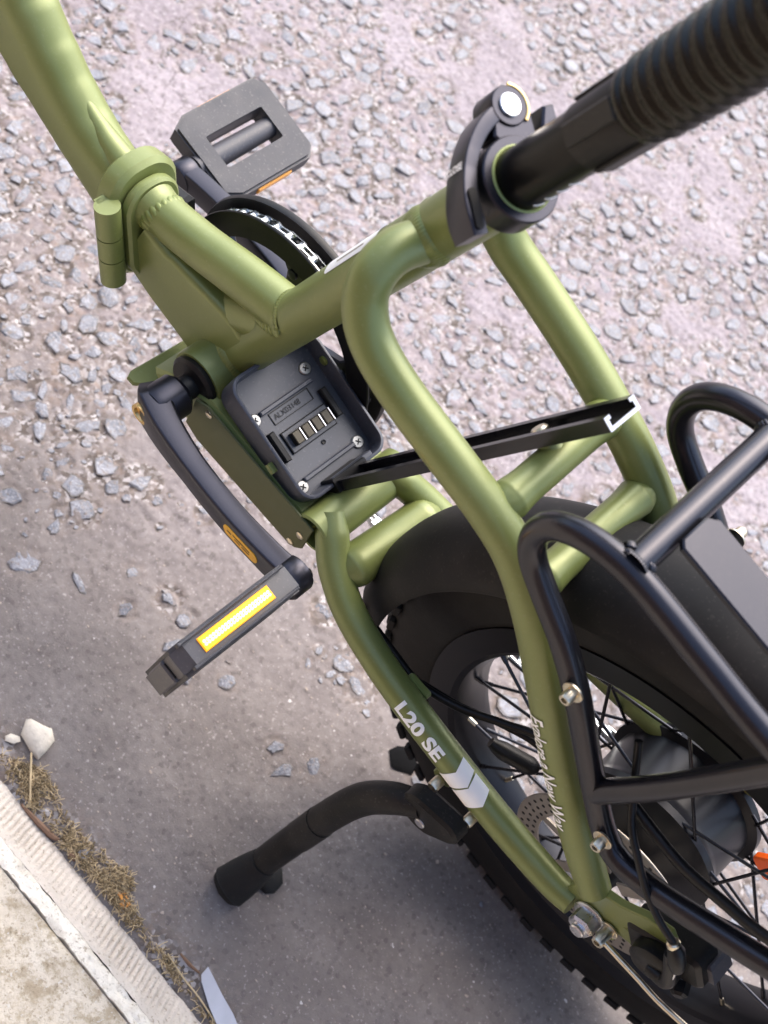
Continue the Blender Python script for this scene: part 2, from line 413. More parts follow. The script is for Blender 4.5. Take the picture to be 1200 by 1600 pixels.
def ground_mat():
    m = bpy.data.materials.new('worn_tarmac'); m.use_nodes = True; nt = m.node_tree; b = nt.nodes['Principled BSDF']; L = nt.links.new
    geo = nt.nodes.new('ShaderNodeNewGeometry')
    def noise(sc, det=4, rough=.6):
        n = nt.nodes.new('ShaderNodeTexNoise'); n.inputs['Scale'].default_value = sc; n.inputs['Detail'].default_value = det; n.inputs['Roughness'].default_value = rough
        L(geo.outputs['Position'], n.inputs['Vector']); return n.outputs['Fac']
    def ramp(src, a, bb):
        r = nt.nodes.new('ShaderNodeMapRange'); r.inputs[1].default_value = a; r.inputs[2].default_value = bb; r.interpolation_type = 'SMOOTHSTEP'; L(src, r.inputs[0]); return r.outputs[0]
    def mix(f, A, B):
        x = nt.nodes.new('ShaderNodeMix'); x.data_type = 'RGBA'
        for s, k in ((A, 6), (B, 7)):
            if isinstance(s, tuple): x.inputs[k].default_value = (*s, 1)
            else: L(s, x.inputs[k])
        if isinstance(f, float): x.inputs[0].default_value = f
        else: L(f, x.inputs[0])
        return x.outputs[2]
    at = nt.nodes.new('ShaderNodeAttribute'); at.attribute_name = 'dirt'
    ag = nt.nodes.new('ShaderNodeAttribute'); ag.attribute_name = 'fill'  # filled gutter surface plus light fall-off put into colour
    def mul(a, k):
        q = nt.nodes.new('ShaderNodeMath'); q.operation = 'MULTIPLY'; L(a, q.inputs[0])
        if isinstance(k, float): q.inputs[1].default_value = k
        else: L(k, q.inputs[1])
        return q.outputs[0]
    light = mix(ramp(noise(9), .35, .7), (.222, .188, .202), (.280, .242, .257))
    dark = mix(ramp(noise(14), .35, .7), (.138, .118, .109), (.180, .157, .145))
    c = mix(ag.outputs['Fac'], light, dark)  # dark tone holds the gutter surface and painted light fall-off
    c = mix(mul(ramp(noise(150, 6), .48, .64), .45), c, (.115, .095, .092))            # fine dark pores
    c = mix(mul(ramp(noise(330, 3), .60, .70), .55), c, (.42, .38, .36))             # bright grit
    c = mix(mul(mul(at.outputs['Fac'], ramp(noise(120, 4), .30, .62)), .8), c, (.205, .140, .098))   # brown silt round the chips
    vg = nt.nodes.new('ShaderNodeTexVoronoi'); vg.inputs['Scale'].default_value = 260; L(geo.outputs['Position'], vg.inputs['Vector'])
    sx = nt.nodes.new('ShaderNodeSeparateColor'); L(vg.outputs['Color'], sx.inputs[0])
    grit = mix(ramp(sx.outputs[0], .35, .95), (.090, .070, .058), (.36, .335, .33))
    c = mix(mul(ramp(at.outputs['Fac'], .10, .55), ramp(noise(45, 4), .36, .58)), c, grit)
    iv2 = nt.nodes.new('ShaderNodeMath'); iv2.operation = 'SUBTRACT'; iv2.inputs[0].default_value = 1.12; iv2.use_clamp = True; L(ag.outputs['Fac'], iv2.inputs[1])
    c = mix(mul(mul(ramp(sx.outputs[1], .86, .97), iv2.outputs[0]), .40), c, (.38, .35, .355))
    c = mix(mul(ramp(sx.outputs[2], .88, .98), .50), c, (.085, .070, .064))
    c = mix(mul(ramp(noise(3.2, 6), .62, .76), .45), c, (.09, .075, .07))            # stains
    # hairline cracks in the binder
    vo = nt.nodes.new('ShaderNodeTexVoronoi'); vo.feature = 'DISTANCE_TO_EDGE'; vo.inputs['Scale'].default_value = 34
    wv = nt.nodes.new('ShaderNodeTexNoise'); wv.inputs['Scale'].default_value = 55; wv.inputs['Detail'].default_value = 4; L(geo.outputs['Position'], wv.inputs['Vector'])
    sc2 = nt.nodes.new('ShaderNodeVectorMath'); sc2.operation = 'SCALE'; sc2.inputs['Scale'].default_value = .022; L(wv.outputs['Color'], sc2.inputs[0])
    ad2 = nt.nodes.new('ShaderNodeVectorMath'); ad2.operation = 'ADD'; L(geo.outputs['Position'], ad2.inputs[0]); L(sc2.outputs[0], ad2.inputs[1]); L(ad2.outputs[0], vo.inputs['Vector'])
    cr = mul(ramp(vo.outputs['Distance'], .035, .008), ramp(noise(16, 3), .50, .60)); iv = nt.nodes.new('ShaderNodeMath'); iv.operation = 'SUBTRACT'; iv.inputs[0].default_value = .85; iv.use_clamp = True; L(ag.outputs['Fac'], iv.inputs[1]); c = mix(mul(mul(cr, iv.outputs[0]), .8), c, (.060, .045, .038))
    sp = mul(ramp(noise(85, 2), .735, .76), .8); c = mix(sp, c, (.55, .52, .50))      # pale specks
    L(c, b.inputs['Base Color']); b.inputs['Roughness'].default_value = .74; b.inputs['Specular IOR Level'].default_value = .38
    bp = nt.nodes.new('ShaderNodeBump'); bp.inputs['Strength'].default_value = .55; bp.inputs['Distance'].default_value = .0011
    L(noise(520, 6, .7), bp.inputs['Height']); L(bp.outputs[0], b.inputs['Normal']); return m
TARMAC = ground_mat()
nx, ny = len(xs), len(ys)
me = bpy.data.meshes.new('road')
me.vertices.add(nx * ny); me.vertices.foreach_set('co', np.stack([GX, GY, H], -1).reshape(-1).astype(np.float32))
I = (np.arange(nx - 1)[:, None] * ny + np.arange(ny - 1)[None, :]).reshape(-1)
Q = np.stack([I, I + ny, I + ny + 1, I + 1], 1).astype(np.int32)
me.loops.add(len(Q) * 4); me.loops.foreach_set('vertex_index', Q.reshape(-1))
me.polygons.add(len(Q)); me.polygons.foreach_set('loop_start', np.arange(0, len(Q) * 4, 4, dtype=np.int32))
me.update(calc_edges=True); me.validate()
me.polygons.foreach_set('use_smooth', [True] * len(me.polygons))
a = me.attributes.new('dirt', 'FLOAT', 'POINT'); a.data.foreach_set('value', np.clip(dirt + .8 * gut, 0, 1).reshape(-1).astype(np.float32))
fill_shade = sstep(GY - .30 * GX + .10 * (vnoise(GX, GY, .12, 41) - .5) + .16 * (vnoise(GX, GY, .35, 42) - .5), -.52, .14)  # darkens towards the gutter: filled surface plus fading light put into colour
a = me.attributes.new('fill', 'FLOAT', 'POINT'); a.data.foreach_set('value', fill_shade.reshape(-1).astype(np.float32))
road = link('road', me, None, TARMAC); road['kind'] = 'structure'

def stone_mat():
    m = bpy.data.materials.new('road_stone'); m.use_nodes = True; nt = m.node_tree; b = nt.nodes['Principled BSDF']; L = nt.links.new
    geo = nt.nodes.new('ShaderNodeNewGeometry')
    def noise(sc, det=3):
        n = nt.nodes.new('ShaderNodeTexNoise'); n.inputs['Scale'].default_value = sc; n.inputs['Detail'].default_value = det; L(geo.outputs['Position'], n.inputs['Vector']); return n.outputs['Fac']
    def mix(f, A, B):
        x = nt.nodes.new('ShaderNodeMix'); x.data_type = 'RGBA'
        for s, k in ((A, 6), (B, 7)):
            if isinstance(s, tuple): x.inputs[k].default_value = (*s, 1)
            else: L(s, x.inputs[k])
        L(f, x.inputs[0]); return x.outputs[2]
    def ramp(src, a, bb, t=1.):
        r = nt.nodes.new('ShaderNodeMapRange'); r.inputs[1].default_value = a; r.inputs[2].default_value = bb; r.inputs[4].default_value = t; L(src, r.inputs[0]); return r.outputs[0]
    c = mix(ramp(noise(38), .36, .66), (.085, .091, .113), (.195, .200, .228))
    c = mix(ramp(noise(420, 4), .52, .70, .6), c, (.36, .36, .385))
    c = mix(ramp(noise(230, 5), .52, .68, .8), c, (.15, .115, .09))
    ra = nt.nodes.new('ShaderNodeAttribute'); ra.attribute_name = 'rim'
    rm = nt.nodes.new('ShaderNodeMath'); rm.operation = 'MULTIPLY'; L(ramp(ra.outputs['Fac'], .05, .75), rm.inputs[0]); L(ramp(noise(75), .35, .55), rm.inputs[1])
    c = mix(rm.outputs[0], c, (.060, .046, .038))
    L(c, b.inputs['Base Color']); b.inputs['Roughness'].default_value = .50
    bp = nt.nodes.new('ShaderNodeBump'); bp.inputs['Strength'].default_value = .7; bp.inputs['Distance'].default_value = .0012
    L(noise(430, 5), bp.inputs['Height']); L(bp.outputs[0], b.inputs['Normal']); return m
STONE = stone_mat()
chipme = []
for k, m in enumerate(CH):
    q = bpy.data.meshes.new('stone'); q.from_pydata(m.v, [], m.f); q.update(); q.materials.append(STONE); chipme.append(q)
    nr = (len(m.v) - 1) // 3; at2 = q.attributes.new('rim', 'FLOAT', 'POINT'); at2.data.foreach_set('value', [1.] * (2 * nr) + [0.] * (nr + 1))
mw_inv = cm.inverted()
def inview(x, y):
    p = mw_inv @ Vector((x, y, 0)); 
    if p.z > 0: return -1, 0
    u = 600 + 2231 * p.x / -p.z; v = 800 - 2231 * p.y / -p.z
    return (1 if -15 < u < 1215 and -15 < v < 1615 else 0), 2231 / -p.z
def hat(x, y):
    i = min(max(int(np.searchsorted(xs, x)), 0), nx - 1); j = min(max(int(np.searchsorted(ys, y)), 0), ny - 1); return float(H[i, j])
rank = []
for s in stones:
    vis, px = inview(s[0], s[1]); rank.append((-(s[2] * px if vis == 1 else 0), s))
rank.sort(key=lambda t: t[0])
rest = Mesh(); rest_rim = []
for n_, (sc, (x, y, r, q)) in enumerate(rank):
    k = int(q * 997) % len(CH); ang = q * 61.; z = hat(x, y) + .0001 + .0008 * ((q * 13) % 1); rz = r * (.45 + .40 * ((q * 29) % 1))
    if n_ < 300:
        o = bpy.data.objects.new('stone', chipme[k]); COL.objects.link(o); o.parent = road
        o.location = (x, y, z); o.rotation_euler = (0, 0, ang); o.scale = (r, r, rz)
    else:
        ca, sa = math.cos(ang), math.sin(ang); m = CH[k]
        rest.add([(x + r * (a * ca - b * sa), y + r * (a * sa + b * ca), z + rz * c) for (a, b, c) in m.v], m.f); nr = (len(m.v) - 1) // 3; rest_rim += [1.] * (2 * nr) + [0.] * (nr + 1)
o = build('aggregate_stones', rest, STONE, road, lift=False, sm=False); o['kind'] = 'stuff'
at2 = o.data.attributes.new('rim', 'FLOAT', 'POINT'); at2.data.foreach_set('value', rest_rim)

# kerb: splayed face with tool marks, worn arris with its lit look in a paler colour, then the footway
def concrete(name, c1, c2, speck):
    m = bpy.data.materials.new(name); m.use_nodes = True; nt = m.node_tree; b = nt.nodes['Principled BSDF']; L = nt.links.new
    geo = nt.nodes.new('ShaderNodeNewGeometry')
    def noise(sc, det=5):
        n = nt.nodes.new('ShaderNodeTexNoise'); n.inputs['Scale'].default_value = sc; n.inputs['Detail'].default_value = det; n.inputs['Roughness'].default_value = .65; L(geo.outputs['Position'], n.inputs['Vector']); return n.outputs['Fac']
    def mix(f, A, B):
        x = nt.nodes.new('ShaderNodeMix'); x.data_type = 'RGBA'
        for s, k in ((A, 6), (B, 7)):
            if isinstance(s, tuple): x.inputs[k].default_value = (*s, 1)
            else: L(s, x.inputs[k])
        L(f, x.inputs[0]); return x.outputs[2]
    def ramp(src, a, bb, t=1.):
        r = nt.nodes.new('ShaderNodeMapRange'); r.inputs[1].default_value = a; r.inputs[2].default_value = bb; r.inputs[4].default_value = t; L(src, r.inputs[0]); return r.outputs[0]
    c = mix(ramp(noise(24), .36, .66), c1, c2)
    c = mix(ramp(noise(70), .48, .62, .85), c, speck)
    c = mix(ramp(noise(130), .52, .64, .6), c, speck)
    c = mix(ramp(noise(300, 3), .56, .68, .65), c, (.20, .15, .09))
    c = mix(ramp(noise(210, 3), .62, .70, .7), c, (.62, .60, .55))
    L(c, b.inputs['Base Color']); b.inputs['Roughness'].default_value = .85
    bp = nt.nodes.new('ShaderNodeBump'); bp.inputs['Strength'].default_value = .8; bp.inputs['Distance'].default_value = .0018
    L(noise(240, 6), bp.inputs['Height']); L(bp.outputs[0], b.inputs['Normal']); return m
KERBM = concrete('kerb_concrete', (.52, .46, .40), (.64, .57, .50), (.55, .49, .43))
ARRISM = concrete('worn_lit_arris', (.66, .61, .53), (.76, .71, .62), (.58, .52, .43))  # light on the edge put into a paler concrete colour
PAVEM = concrete('footway_concrete', (.50, .43, .33), (.66, .59, .48), (.34, .27, .175))
kx = np.concatenate([[-70, -10, -2], np.arange(-.85, .45, .0013), [2, 10, 70]])
prof = [(KY + .002, -.03), (KY, 0.0)] + [(KY + .036 * t, .034 * t) for t in np.linspace(.06, 1, 12)] + [(KY + .039, .0362)]
def kerbmesh(prof, amp, x0=0, nse=0.):
    m = Mesh(); n = len(prof); KN = vnoise(kx[:, None] + 9. + 0 * np.array([p[0] for p in prof])[None], 0 * kx[:, None] + np.array([p[0] for p in prof])[None] * 2 + 3., .011, 77)
    for i, x in enumerate(kx):
        j_ = .0004 * math.sin(x * 37) + .0005 * math.sin(x * 191 + 1) + .0003 * math.sin(x * 523)
        for k, (y, z) in enumerate(prof):
            env = math.sin(math.pi * min(1, max(0, (k - 1) / (n * .72)))) ** .5 if (k - 1) < n * .72 else 0.
            ph = (x + .25 * (y - KY)) / .0056
            rib = amp * env * (.5 + .5 * math.sin(2 * math.pi * ph)) ** 2 * (.55 + .45 * math.sin(x * 23.7 + 2) ** 2) if abs(x) < 1 else 0
            cp_ = (.0030 * max(0., float(KN[i, k]) - .62) / .38 if nse and abs(x) < 1 and k > 0 else 0.)
            m.v.append((float(x), y + j_ * .6 + rib * .5 + cp_ * .4, z - rib - cp_ + nse * math.sin(x * 311 + y * 900) * .5))
    for i in range(len(kx) - 1):
        for k in range(n - 1): m.f.append((i * n + k, i * n + k + 1, (i + 1) * n + k + 1, (i + 1) * n + k))
    return m
kerb = build('kerb', kerbmesh(prof, .0034), KERBM, None, 60, lift=False); kerb['kind'] = 'structure'
arr = [(KY + .0388, .030), (KY + .0391, .0360)] + [(KY + .0392 + .0140 * t, .0362 + .0055 * math.sin(t * 1.45)) for t in np.linspace(.1, 1, 8)] + [(KY + .0537, .030)]
build('worn_lit_edge', kerbmesh(arr, .0, nse=.0003), ARRISM, kerb, 60, lift=False)
pm = Mesh(); px_ = np.concatenate([[-70, -12, -3, -1.4], np.arange(-.9, .5, .012), [1.2, 4, 15, 70]]); py_ = [KY + .0540, KY + .0546, KY + .0565] + list(np.arange(KY + .066, KY + .42, .012)) + [1, 2.4, 8, 25, 70]
for i, x in enumerate(px_):
    for k, y in enumerate(py_):
        z = .0395 + (.0 if k > 1 else (-.006 if k == 0 else -.0008)); z += .0012 * math.sin(x * 60 + y * 33) * math.sin(y * 71 - x * 22) if abs(x) < 1 and k > 1 and y < 1 else 0
        pm.v.append((float(x), float(y) + 0, z))
n = len(py_)
for i in range(len(px_) - 1):
    for k in range(n - 1): pm.f.append((i * n + k, i * n + k + 1, (i + 1) * n + k + 1, (i + 1) * n + k))
pav = build('pavement', pm, PAVEM, None, 60, lift=False); pav['kind'] = 'structure'

# unseen wall added along the footway: it keeps the sky off the near sides of the bicycle
WALLM = concrete('added_shade_wall_brick', (.12, .075, .055), (.17, .105, .08), (.10, .07, .055))
wallm = Mesh()
for i in range(40):
    for j in range(10):
        x0 = -6 + i * .30; z0 = .04 + j * .20; sh = .15 if j % 2 else 0
        wallm.merge(box(V(x0 + sh, 1.95, z0 + .10), X_ := Vector((1, 0, 0)), Vector((0, 0, 1)), .146, .096, .05, .004))
wall = build('added_shade_wall', wallm, WALLM, None, 30, lift=False); wall['kind'] = 'structure'

# ------------------------------------------------------------------ the bicycle
bike = bpy.data.objects.new('folding_bicycle', None); COL.objects.link(bike); bike.rotation_euler = (LEAN, 0, 0)
tag(bike, 'olive green folding electric bicycle with black rack leaning on its kickstand', 'bicycle')
ANG = math.radians(71.6); SD = V(-math.cos(ANG), 0, math.sin(ANG)); SF = V(math.sin(ANG), 0, math.cos(ANG)); Y = V(0, 1, 0); X = V(1, 0, 0); Z = V(0, 0, 1)
RST = .0186; RSP = .0166

LOOP = [(-.0965, .008, .288), (-.0925, .030, .2895), (-.0940, .047, .2825), (-.1015, .056, .2680), (-.1185, .0605, .2535), (-.1488, .0625, .2435), (-.1948, .061, .2323), (-.2337, .0585, .2211), (-.2643, .058, .2078), (-.2963, .061, .1833), (-.3301, .064, .146), (-.3665, .067, .1061), (-.4061, .071, .0687), (-.4397, .075, .0405), (-.4625, .078, .0241)]
CST = [(-.1420, .028, .0075), (-.1549, .037, .0005), (-.1730, .047, -.0110), (-.2019, .056, -.0222), (-.2400, .0625, -.0272), (-.2842, .068, -.0272), (-.3309, .071, -.0282), (-.3896, .075, -.0268), (-.4424, .078, -.0199), (-.4640, .079, -.0130)]

# main beam ahead of the hinge: tall rounded section that deepens towards the head tube
def beam_section(hh, hw, r): return rrect(hh, hw, min(r, hw * .98), 7)
def beam(stations, hwid, rad=.0195):
    """stations: (x, z_top, z_bottom, half width)"""
    m = Mesh(); n = 0
    dense = []
    for i in range(len(stations) - 1):
        for k in range(6):
            t = k / 6; dense.append(tuple(a + (b - a) * t for a, b in zip(stations[i], stations[i + 1])))
    dense.append(stations[-1])
    P = [V(d[0], 0, (d[1] + d[2]) / 2) for d in dense]; T = tangents(P)
    for i, d in enumerate(dense):
        t = T[i]; N = V(-t.z, 0, t.x); N = N if N.z > 0 else -N
        hh = (d[1] - d[2]) / 2 * max(.55, abs(N.z)); sec = beam_section(hh, d[3], rad); n = len(sec)
        for (a, b) in sec: m.v.append(tuple(P[i] + N * a + Y * b))
    for i in range(len(dense) - 1):
        for k in range(n):
            j = (k + 1) % n; m.f.append((i * n + k, i * n + j, (i + 1) * n + j, (i + 1) * n + k))
    m.f.append(tuple(range(n - 1, -1, -1))); m.f.append(tuple(range((len(dense) - 1) * n, len(dense) * n)))
    return m
def sm(st):
    out = []
    for i in range(len(st) - 1):
        for k in range(4): out.append(st[i])
    return st
BEAM = [(.130, .0800, .0145, .0190), (.150, .0815, .0215, .0195), (.170, .0870, .0290, .0200), (.190, .0955, .0365, .0205), (.215, .1100, .0460, .0205), (.24, .1285, .0550, .0210), (.27, .1540, .0690, .0215), (.31, .1960, .0960, .022), (.36, .252, .138, .0225), (.41, .300, .188, .0230)]
build('main_beam', beam(BEAM, 0), GREEN, bike, 50)
ht = sweep([(.425, 0, .20), (.388, 0, .345)], .024, 28); build('head_tube', ht, GREEN, bike)
# hinge: two mating flanges, knuckles on the left, clamp lever on the right
HD = V(math.cos(math.radians(16)), 0, -math.sin(math.radians(16))); HU = V(-HD.z, 0, HD.x); HC = V(.1120, 0, .0440)
hinge = build('hinge', prism(HC + HD * .0105, Y, HU, [(x - .001, y) for x, y in rrect(.0320, .0515, .028, 9)], -.0105, .0105, .0040), GREEN, bike)
build('hinge_flange', prism(HC - HD * .0055, Y, HU, [(x, y - .002) for x, y in rrect(.0245, .0435, .022, 9)], -.0050, .0050, .0022), GREEN, hinge)
for k, (a, b) in enumerate(((.0060, .0330), (-.0150, .0050), (-.0400, -.0160))):
    build('hinge_knuckle', sweep([HC + Y * .0345 + HU * a, HC + Y * .0345 + HU * b], .0098, 24), GREEN, hinge)
build('hinge_web', box(HC + Y * .026 + HD * .008, Y, HU, .012, .033, .0050, .002), GREEN, hinge)
lev = build('hinge_lever', prism(HC + HD * .055 - Y * .031 + HU * .006, HD, V(0, .25, 1), rrect(.050, .0115, .010, 6), -.0055, .0055, .003), DGREY, hinge)
build('lever_button', prism(HC + HD * .080 - Y * .031 + HU * .006, HD, V(0, .25, 1), rrect(.013, .0075, .007, 6), .0035, .0062, .001), PLASTIC, hinge)
build('lever_hook', box(HC - Y * .031 - HU * .012, HD, Y, .012, .006, .022, .003), PLASTIC, hinge)
# beam bracing fillet ahead of the hinge
bf = sweep([(.200, 0, .0960), (.180, 0, .0850), (.160, 0, .0765), (.126, 0, .0710)], [.004, .0075, .0105, .0130], 20); build('beam_gusset', bf, GREEN, bike)
# lower beam and top tube behind the hinge
LB = [(-.012, .060, -.024, .0170), (.012, .066, -.020, .0170), (.045, .064, -.013, .0170), (.075, .062, -.007, .0172), (.104, .066, .003, .0180)]
build('lower_beam', beam(LB, 0, .006), GREEN, bike, 50)
TT = [(.1090, 0, .0660), (.0960, 0, .0680), (.0560, 0, .0785), (.0120, 0, .0935), (-.0330, 0, .1060)]
build('top_tube', sweep(TT, [.0186, .0168, .0168, .0172, .0178], 26), GREEN, bike)
gs = sweep([(.014, 0, .052), (-.004, 0, .066), (-.022, 0, .080)], [.0165, .0165, .016], 20); build('tube_gusset', gs, GREEN, bike)
# seat tube
st = build('seat_tube', sweep([SD * -.005, SD * .3918], RST, 36), GREEN, bike)
build('seat_tube_rim', lathe(SD * .3918, SD, [(RST, 0), (RST + .0002, .0006), (RST - .0008, .0012), (RSP + .0004, .0008), (RSP + .0004, -.006)], 40), WELDM, st)
def ring_weld(parent, A, d, ra, O, ax, R, bead=.004, n=44): return weld('weld_bead', parent, A, d, ra, O, ax, R, bead, n)
ring_weld(st, V(.012, 0, .0935), V(-.045, 0, .0125), .0176, V(0, 0, 0), SD, RST, .0032, 60)
for s in (1, -1): ring_weld(st, V(-.0925, s * .040, .2895), V(-.003, -s * .03, -.0006), .0136, V(0, 0, 0), SD, RST, .0060, 44)
# ripples where the top tube meets the hinge flange
tw = Mesh()
for k in range(17):
    a = math.radians(-50 + 280 * k / 16); c = V(.0985, 0, .0672) + (V(-.12, 0, .99) * math.sin(a) + Y * math.cos(a)) * .0139
    tw.merge(lathe(c - HD * .0055, HD + (V(-.12, 0, .99) * math.cos(a) - Y * math.sin(a)) * .35, [(.001, -.003), (.0036, .002), (.0043, .0060), (.0037, .010), (.001, .0145)], 14))
build('weld_bead', tw, WELDM, hinge, 70)
# maker's sticker on the front right of the seat tube
uv, fc = gridpoly(rrect(.034, .0125, .003, 4), .003)
stk = build('sticker', wrap(uv, fc, [SD * 0, SD * .40], .228, RST, V(.96, .02, .22)), PAPER, st)
for k in range(5):
    uv, fc = gridpoly([(-.026 + .002 * k, -.0005), (.022 - .004 * (k % 3), -.0005), (.022 - .004 * (k % 3), .0005), (-.026 + .002 * k, .0005)], .004)
    build('print_line', wrap([(a, b + .009 - k * .0042) for a, b in uv], fc, [SD * 0, SD * .40], .228, RST, V(.96, .02, .22), 0, .0006), INK, stk) if k in (0, 2, 4) else None
# seat stays (hoops), bridges
for s, pts in ((1, LOOP), (-1, mirror(LOOP))):
    ss = build('seat_stay', sweep(pts, [.0136] * 10 + [.0130] * 3 + [.0125, .0115], 26, 7), GREEN, bike)
    if s == 1:
        uv, fc = glyphs('Explore a New Way', .0185, .25, .003, .0003)
        sc_ = .098 / max(u for u, v in uv); uv = [(u * sc_, v * sc_ * 1.30) for u, v in uv]
        build('lettering', wrap(uv, fc, LOOP, .349, .0132, V(.42, .86, .30), .0, .0005), WHITE, ss, 180)
for nm, a, b, r in (('seat_stay_bridge', (-.2365, .057, .2215), (-.2345, -.057, .2255), .0118), ('seat_stay_bridge', (-.2840, .0590, .1945), (-.2840, -.0590, .1945), .0115)):
    br = build(nm, sweep([V(a).lerp(V(b), t_) for t_ in (0, .08, .12, .16, .22, .3, .7, .78, .84, .88, .92, 1)], [.008, r + .0004, r + .0016, r + .0010, r + .0002, r, r, r + .0002, r + .0010, r + .0016, r + .0004, .008], 24, 3), GREEN, bike)
build('rail_boss', lathe(V(-.2340, .0, .2260), V(1, 0, .35), [(.0085, 0), (.0080, .008), (.0070, .0125)], 20), GREEN, bike)
# bottom bracket shell, controller housing below it, rear cross tube
bb = build('bottom_bracket_shell', lathe(V(0, -.036, 0), Y, [(.0245, 0), (.0252, .002), (.0252, .070), (.0245, .072)], 36), GREEN, bike)
for (y, s) in ((.0355, 1), (-.0355, -1)):
    build('bearing_cup', lathe(V(0, y, 0), Y * s, [(.0215, 0), (.0225, .0015), (.0225, .0045), (.0200, .0070), (.0100, .0072), (.0095, .014), (.0090, .030)], 36), PLASTIC, bb)
ring_weld(bb, SD * .09, -SD, RST, V(0, 0, 0), Y, .0252, .0055, 60)
hs = [(-.0180, .0080), (-.0255, .0076), (-.120, -.0010), (-.1400, -.0040), (-.1405, -.030), (-.1387, -.0395), (-.1314, -.0428), (-.0252, -.0428), (.004, -.040), (.030, -.033), (.036, -.026), (.020, -.012)]
hou = build('controller_housing', prism(V(0, 0, 0), X, Z, hs, -.0445, .0445, .003), GREEN, bike)
pn = [(-.0235, .0090), (-.1440, .0035), (-.1440, -.031), (-.1387, -.0390), (-.1314, -.0424), (-.0252, -.0424), (-.0100, -.0360), (-.012, .002)]
sp = build('side_panel', prism(V(0, .0463, 0), X, Z, pn, -.0022, .0, .0006), PANELM, hou)
for (x, z) in ((-.0275, .0035), (-.1375, -.0170), (-.1330, -.0370)): build('panel_screw', lathe(V(x, .0484, z), Y, [(.0034, 0), (.0034, .0008), (.0022, .0016)], 16), ZINC, hou)
build('belly_plate', prism(V(0, 0, 0), X, Y, [(.034, -.050), (.046, -.050), (.050, .052), (.047, .058), (.040, .058), (.028, .044)], -.046, -.0415, .0012), GREEN, hou)
xt = build('rear_cross_tube', lathe(V(-.1440, -.047, -.0040), Y, [(.0150, 0), (.0172, .001), (.0172, .093), (.0160, .0945), (.0145, .0940), (.0140, .080)], 32), GREEN, bike)
# chain stays with print, bridge between them
for s, pts in ((1, CST), (-1, mirror(CST))):
    cs = build('chain_stay', sweep(pts, [.0095, .0128, .0128, .0125, .0122, .0122, .0120, .0120, .0115, .0105], 24, 7), GREEN, bike)
    if s == 1:
        NT = V(.10, .72, .69)
        uv, fc = glyphs('L20 SE', .0215, 0, .003, .0009)
        sc_ = .0490 / max(u for u, v in uv); uv = [(u * sc_, v * sc_ * .80) for u, v in uv]
        PS = .1845
        build('lettering', wrap(uv, fc, CST, PS - .032, .0120, NT, -.16, .0005), WHITE, cs, 180)
        for q0, q1 in ((0., .0125), (.0145, .030)):
            uv, fc = gridpoly([(q0, -.013), (q0 + .0075, .002), (q0 + .002, .0135), (q1 + .002, .0135), (q1 + .0085, .002), (q1, -.013)], .0025)
            build('chevron', wrap(uv, fc, CST, PS + .024, .0120, NT, 0, .0005), WHITE, cs, 180)
cb = build('chain_stay_bridge', sweep([V(-.1800, .049, -.0110).lerp(V(-.1870, -.049, -.0110), t_) for t_ in (0, .05, .10, .16, .3, .7, .84, .90, .95, 1)], [.0070, .0120, .0160, .0172, .0168, .0168, .0172, .0160, .0120, .0070], 28, 4), GREEN, bike)
build('mudguard_boss', lathe(V(-.200, .016, -.008), V(-1, 0, .3), [(.006, -.006), (.006, .004), (.005, .005)], 16), GREEN, cb)
# dropout
dp = [(-.452, -.004), (-.468, -.018), (-.492, -.019), (-.500, -.006), (-.497, .008), (-.512, .016), (-.520, .030), (-.514, .036), (-.504, .028), (-.494, .024), (-.500, .044), (-.512, .052), (-.516, .062), (-.508, .068), (-.492, .058), (-.478, .040), (-.462, .030), (-.452, .018)]
for s in (1, -1):
    build('dropout', prism(V(0, s * .076, 0), X, Z, dp if s == 1 else dp[:8] + dp[8:], -.0035, .0035, .0010), GREEN, bike)
# ---- seat clamp, seat post
cl_o = SD * .3735
clamp = build('seat_clamp', lathe(cl_o, SD, [(RST + .0004, 0), (.0232, 0), (.0240, .0010), (.0240, .0178), (.0232, .0188), (RST + .0003, .0188)], 44, closed=True), CRANKM, bike)
build('clamp_ear', prism(cl_o, SF, Y, [(.012, -.024), (.036, -.033), (.041, -.022), (.038, -.008), (.026, .000), (.016, -.004)], .0015, .0178, .0012), CRANKM, clamp)
build('clamp_ear', prism(cl_o, SF, Y, [(.000, -.024), (.012, -.027), (.026, -.040), (.024, -.047), (.012, -.042), (-.004, -.032)], .0022, .0172, .0012), CRANKM, clamp)
arc = []
for t in range(13):
    a = math.radians(-26 + 132 * t / 12); rr = .0405 - .0100 * math.sin(math.pi * t / 12) ** .8 + .0030 * max(0, (t - 7) / 5) ** 1.5; arc.append(cl_o + SF * (rr * math.cos(a)) + Y * (rr * math.sin(a)) + SD * .0095)
lv = sweep(arc, 0, sub=4, sec=rrect(.0094, .0044, .0010, 4), ref=SD, scale=[1.0, 1.0, .98, .95, .92, .9, .9, .9, .95, 1.0, 1.08, 1.12, 1.05])
lever = build('clamp_lever', lv, CRANKM, clamp)
build('lever_cam', lathe(arc[0] - SD * .0098 - SF * .001, SD, [(.0105, 0), (.0112, .001), (.0112, .0186), (.0105, .0196)], 28), CRANKM, clamp)
build('cam_pin', lathe(arc[0] - SF * .001 + SD * .0080, SD, [(.0066, 0), (.0066, .0030), (.0060, .0035)], 24), PINM, clamp)
build('cam_liner', sweep([arc[0] - SF * .001 + (SF * math.cos(a) + Y * math.sin(a)) * .0122 + SD * .0088 for a in [math.radians(205 + 12 * i) for i in range(11)]], .0011, 8, 2), BRASS, clamp)
build('lever_slot', prism(arc[10] * .55 + arc[11] * .45 + SD * .0100, (arc[12] - arc[9]), SD.cross(arc[12] - arc[9]), rrect(.011, .0024, .0022, 4), -.004, .0018, .0), PLASTIC, clamp)
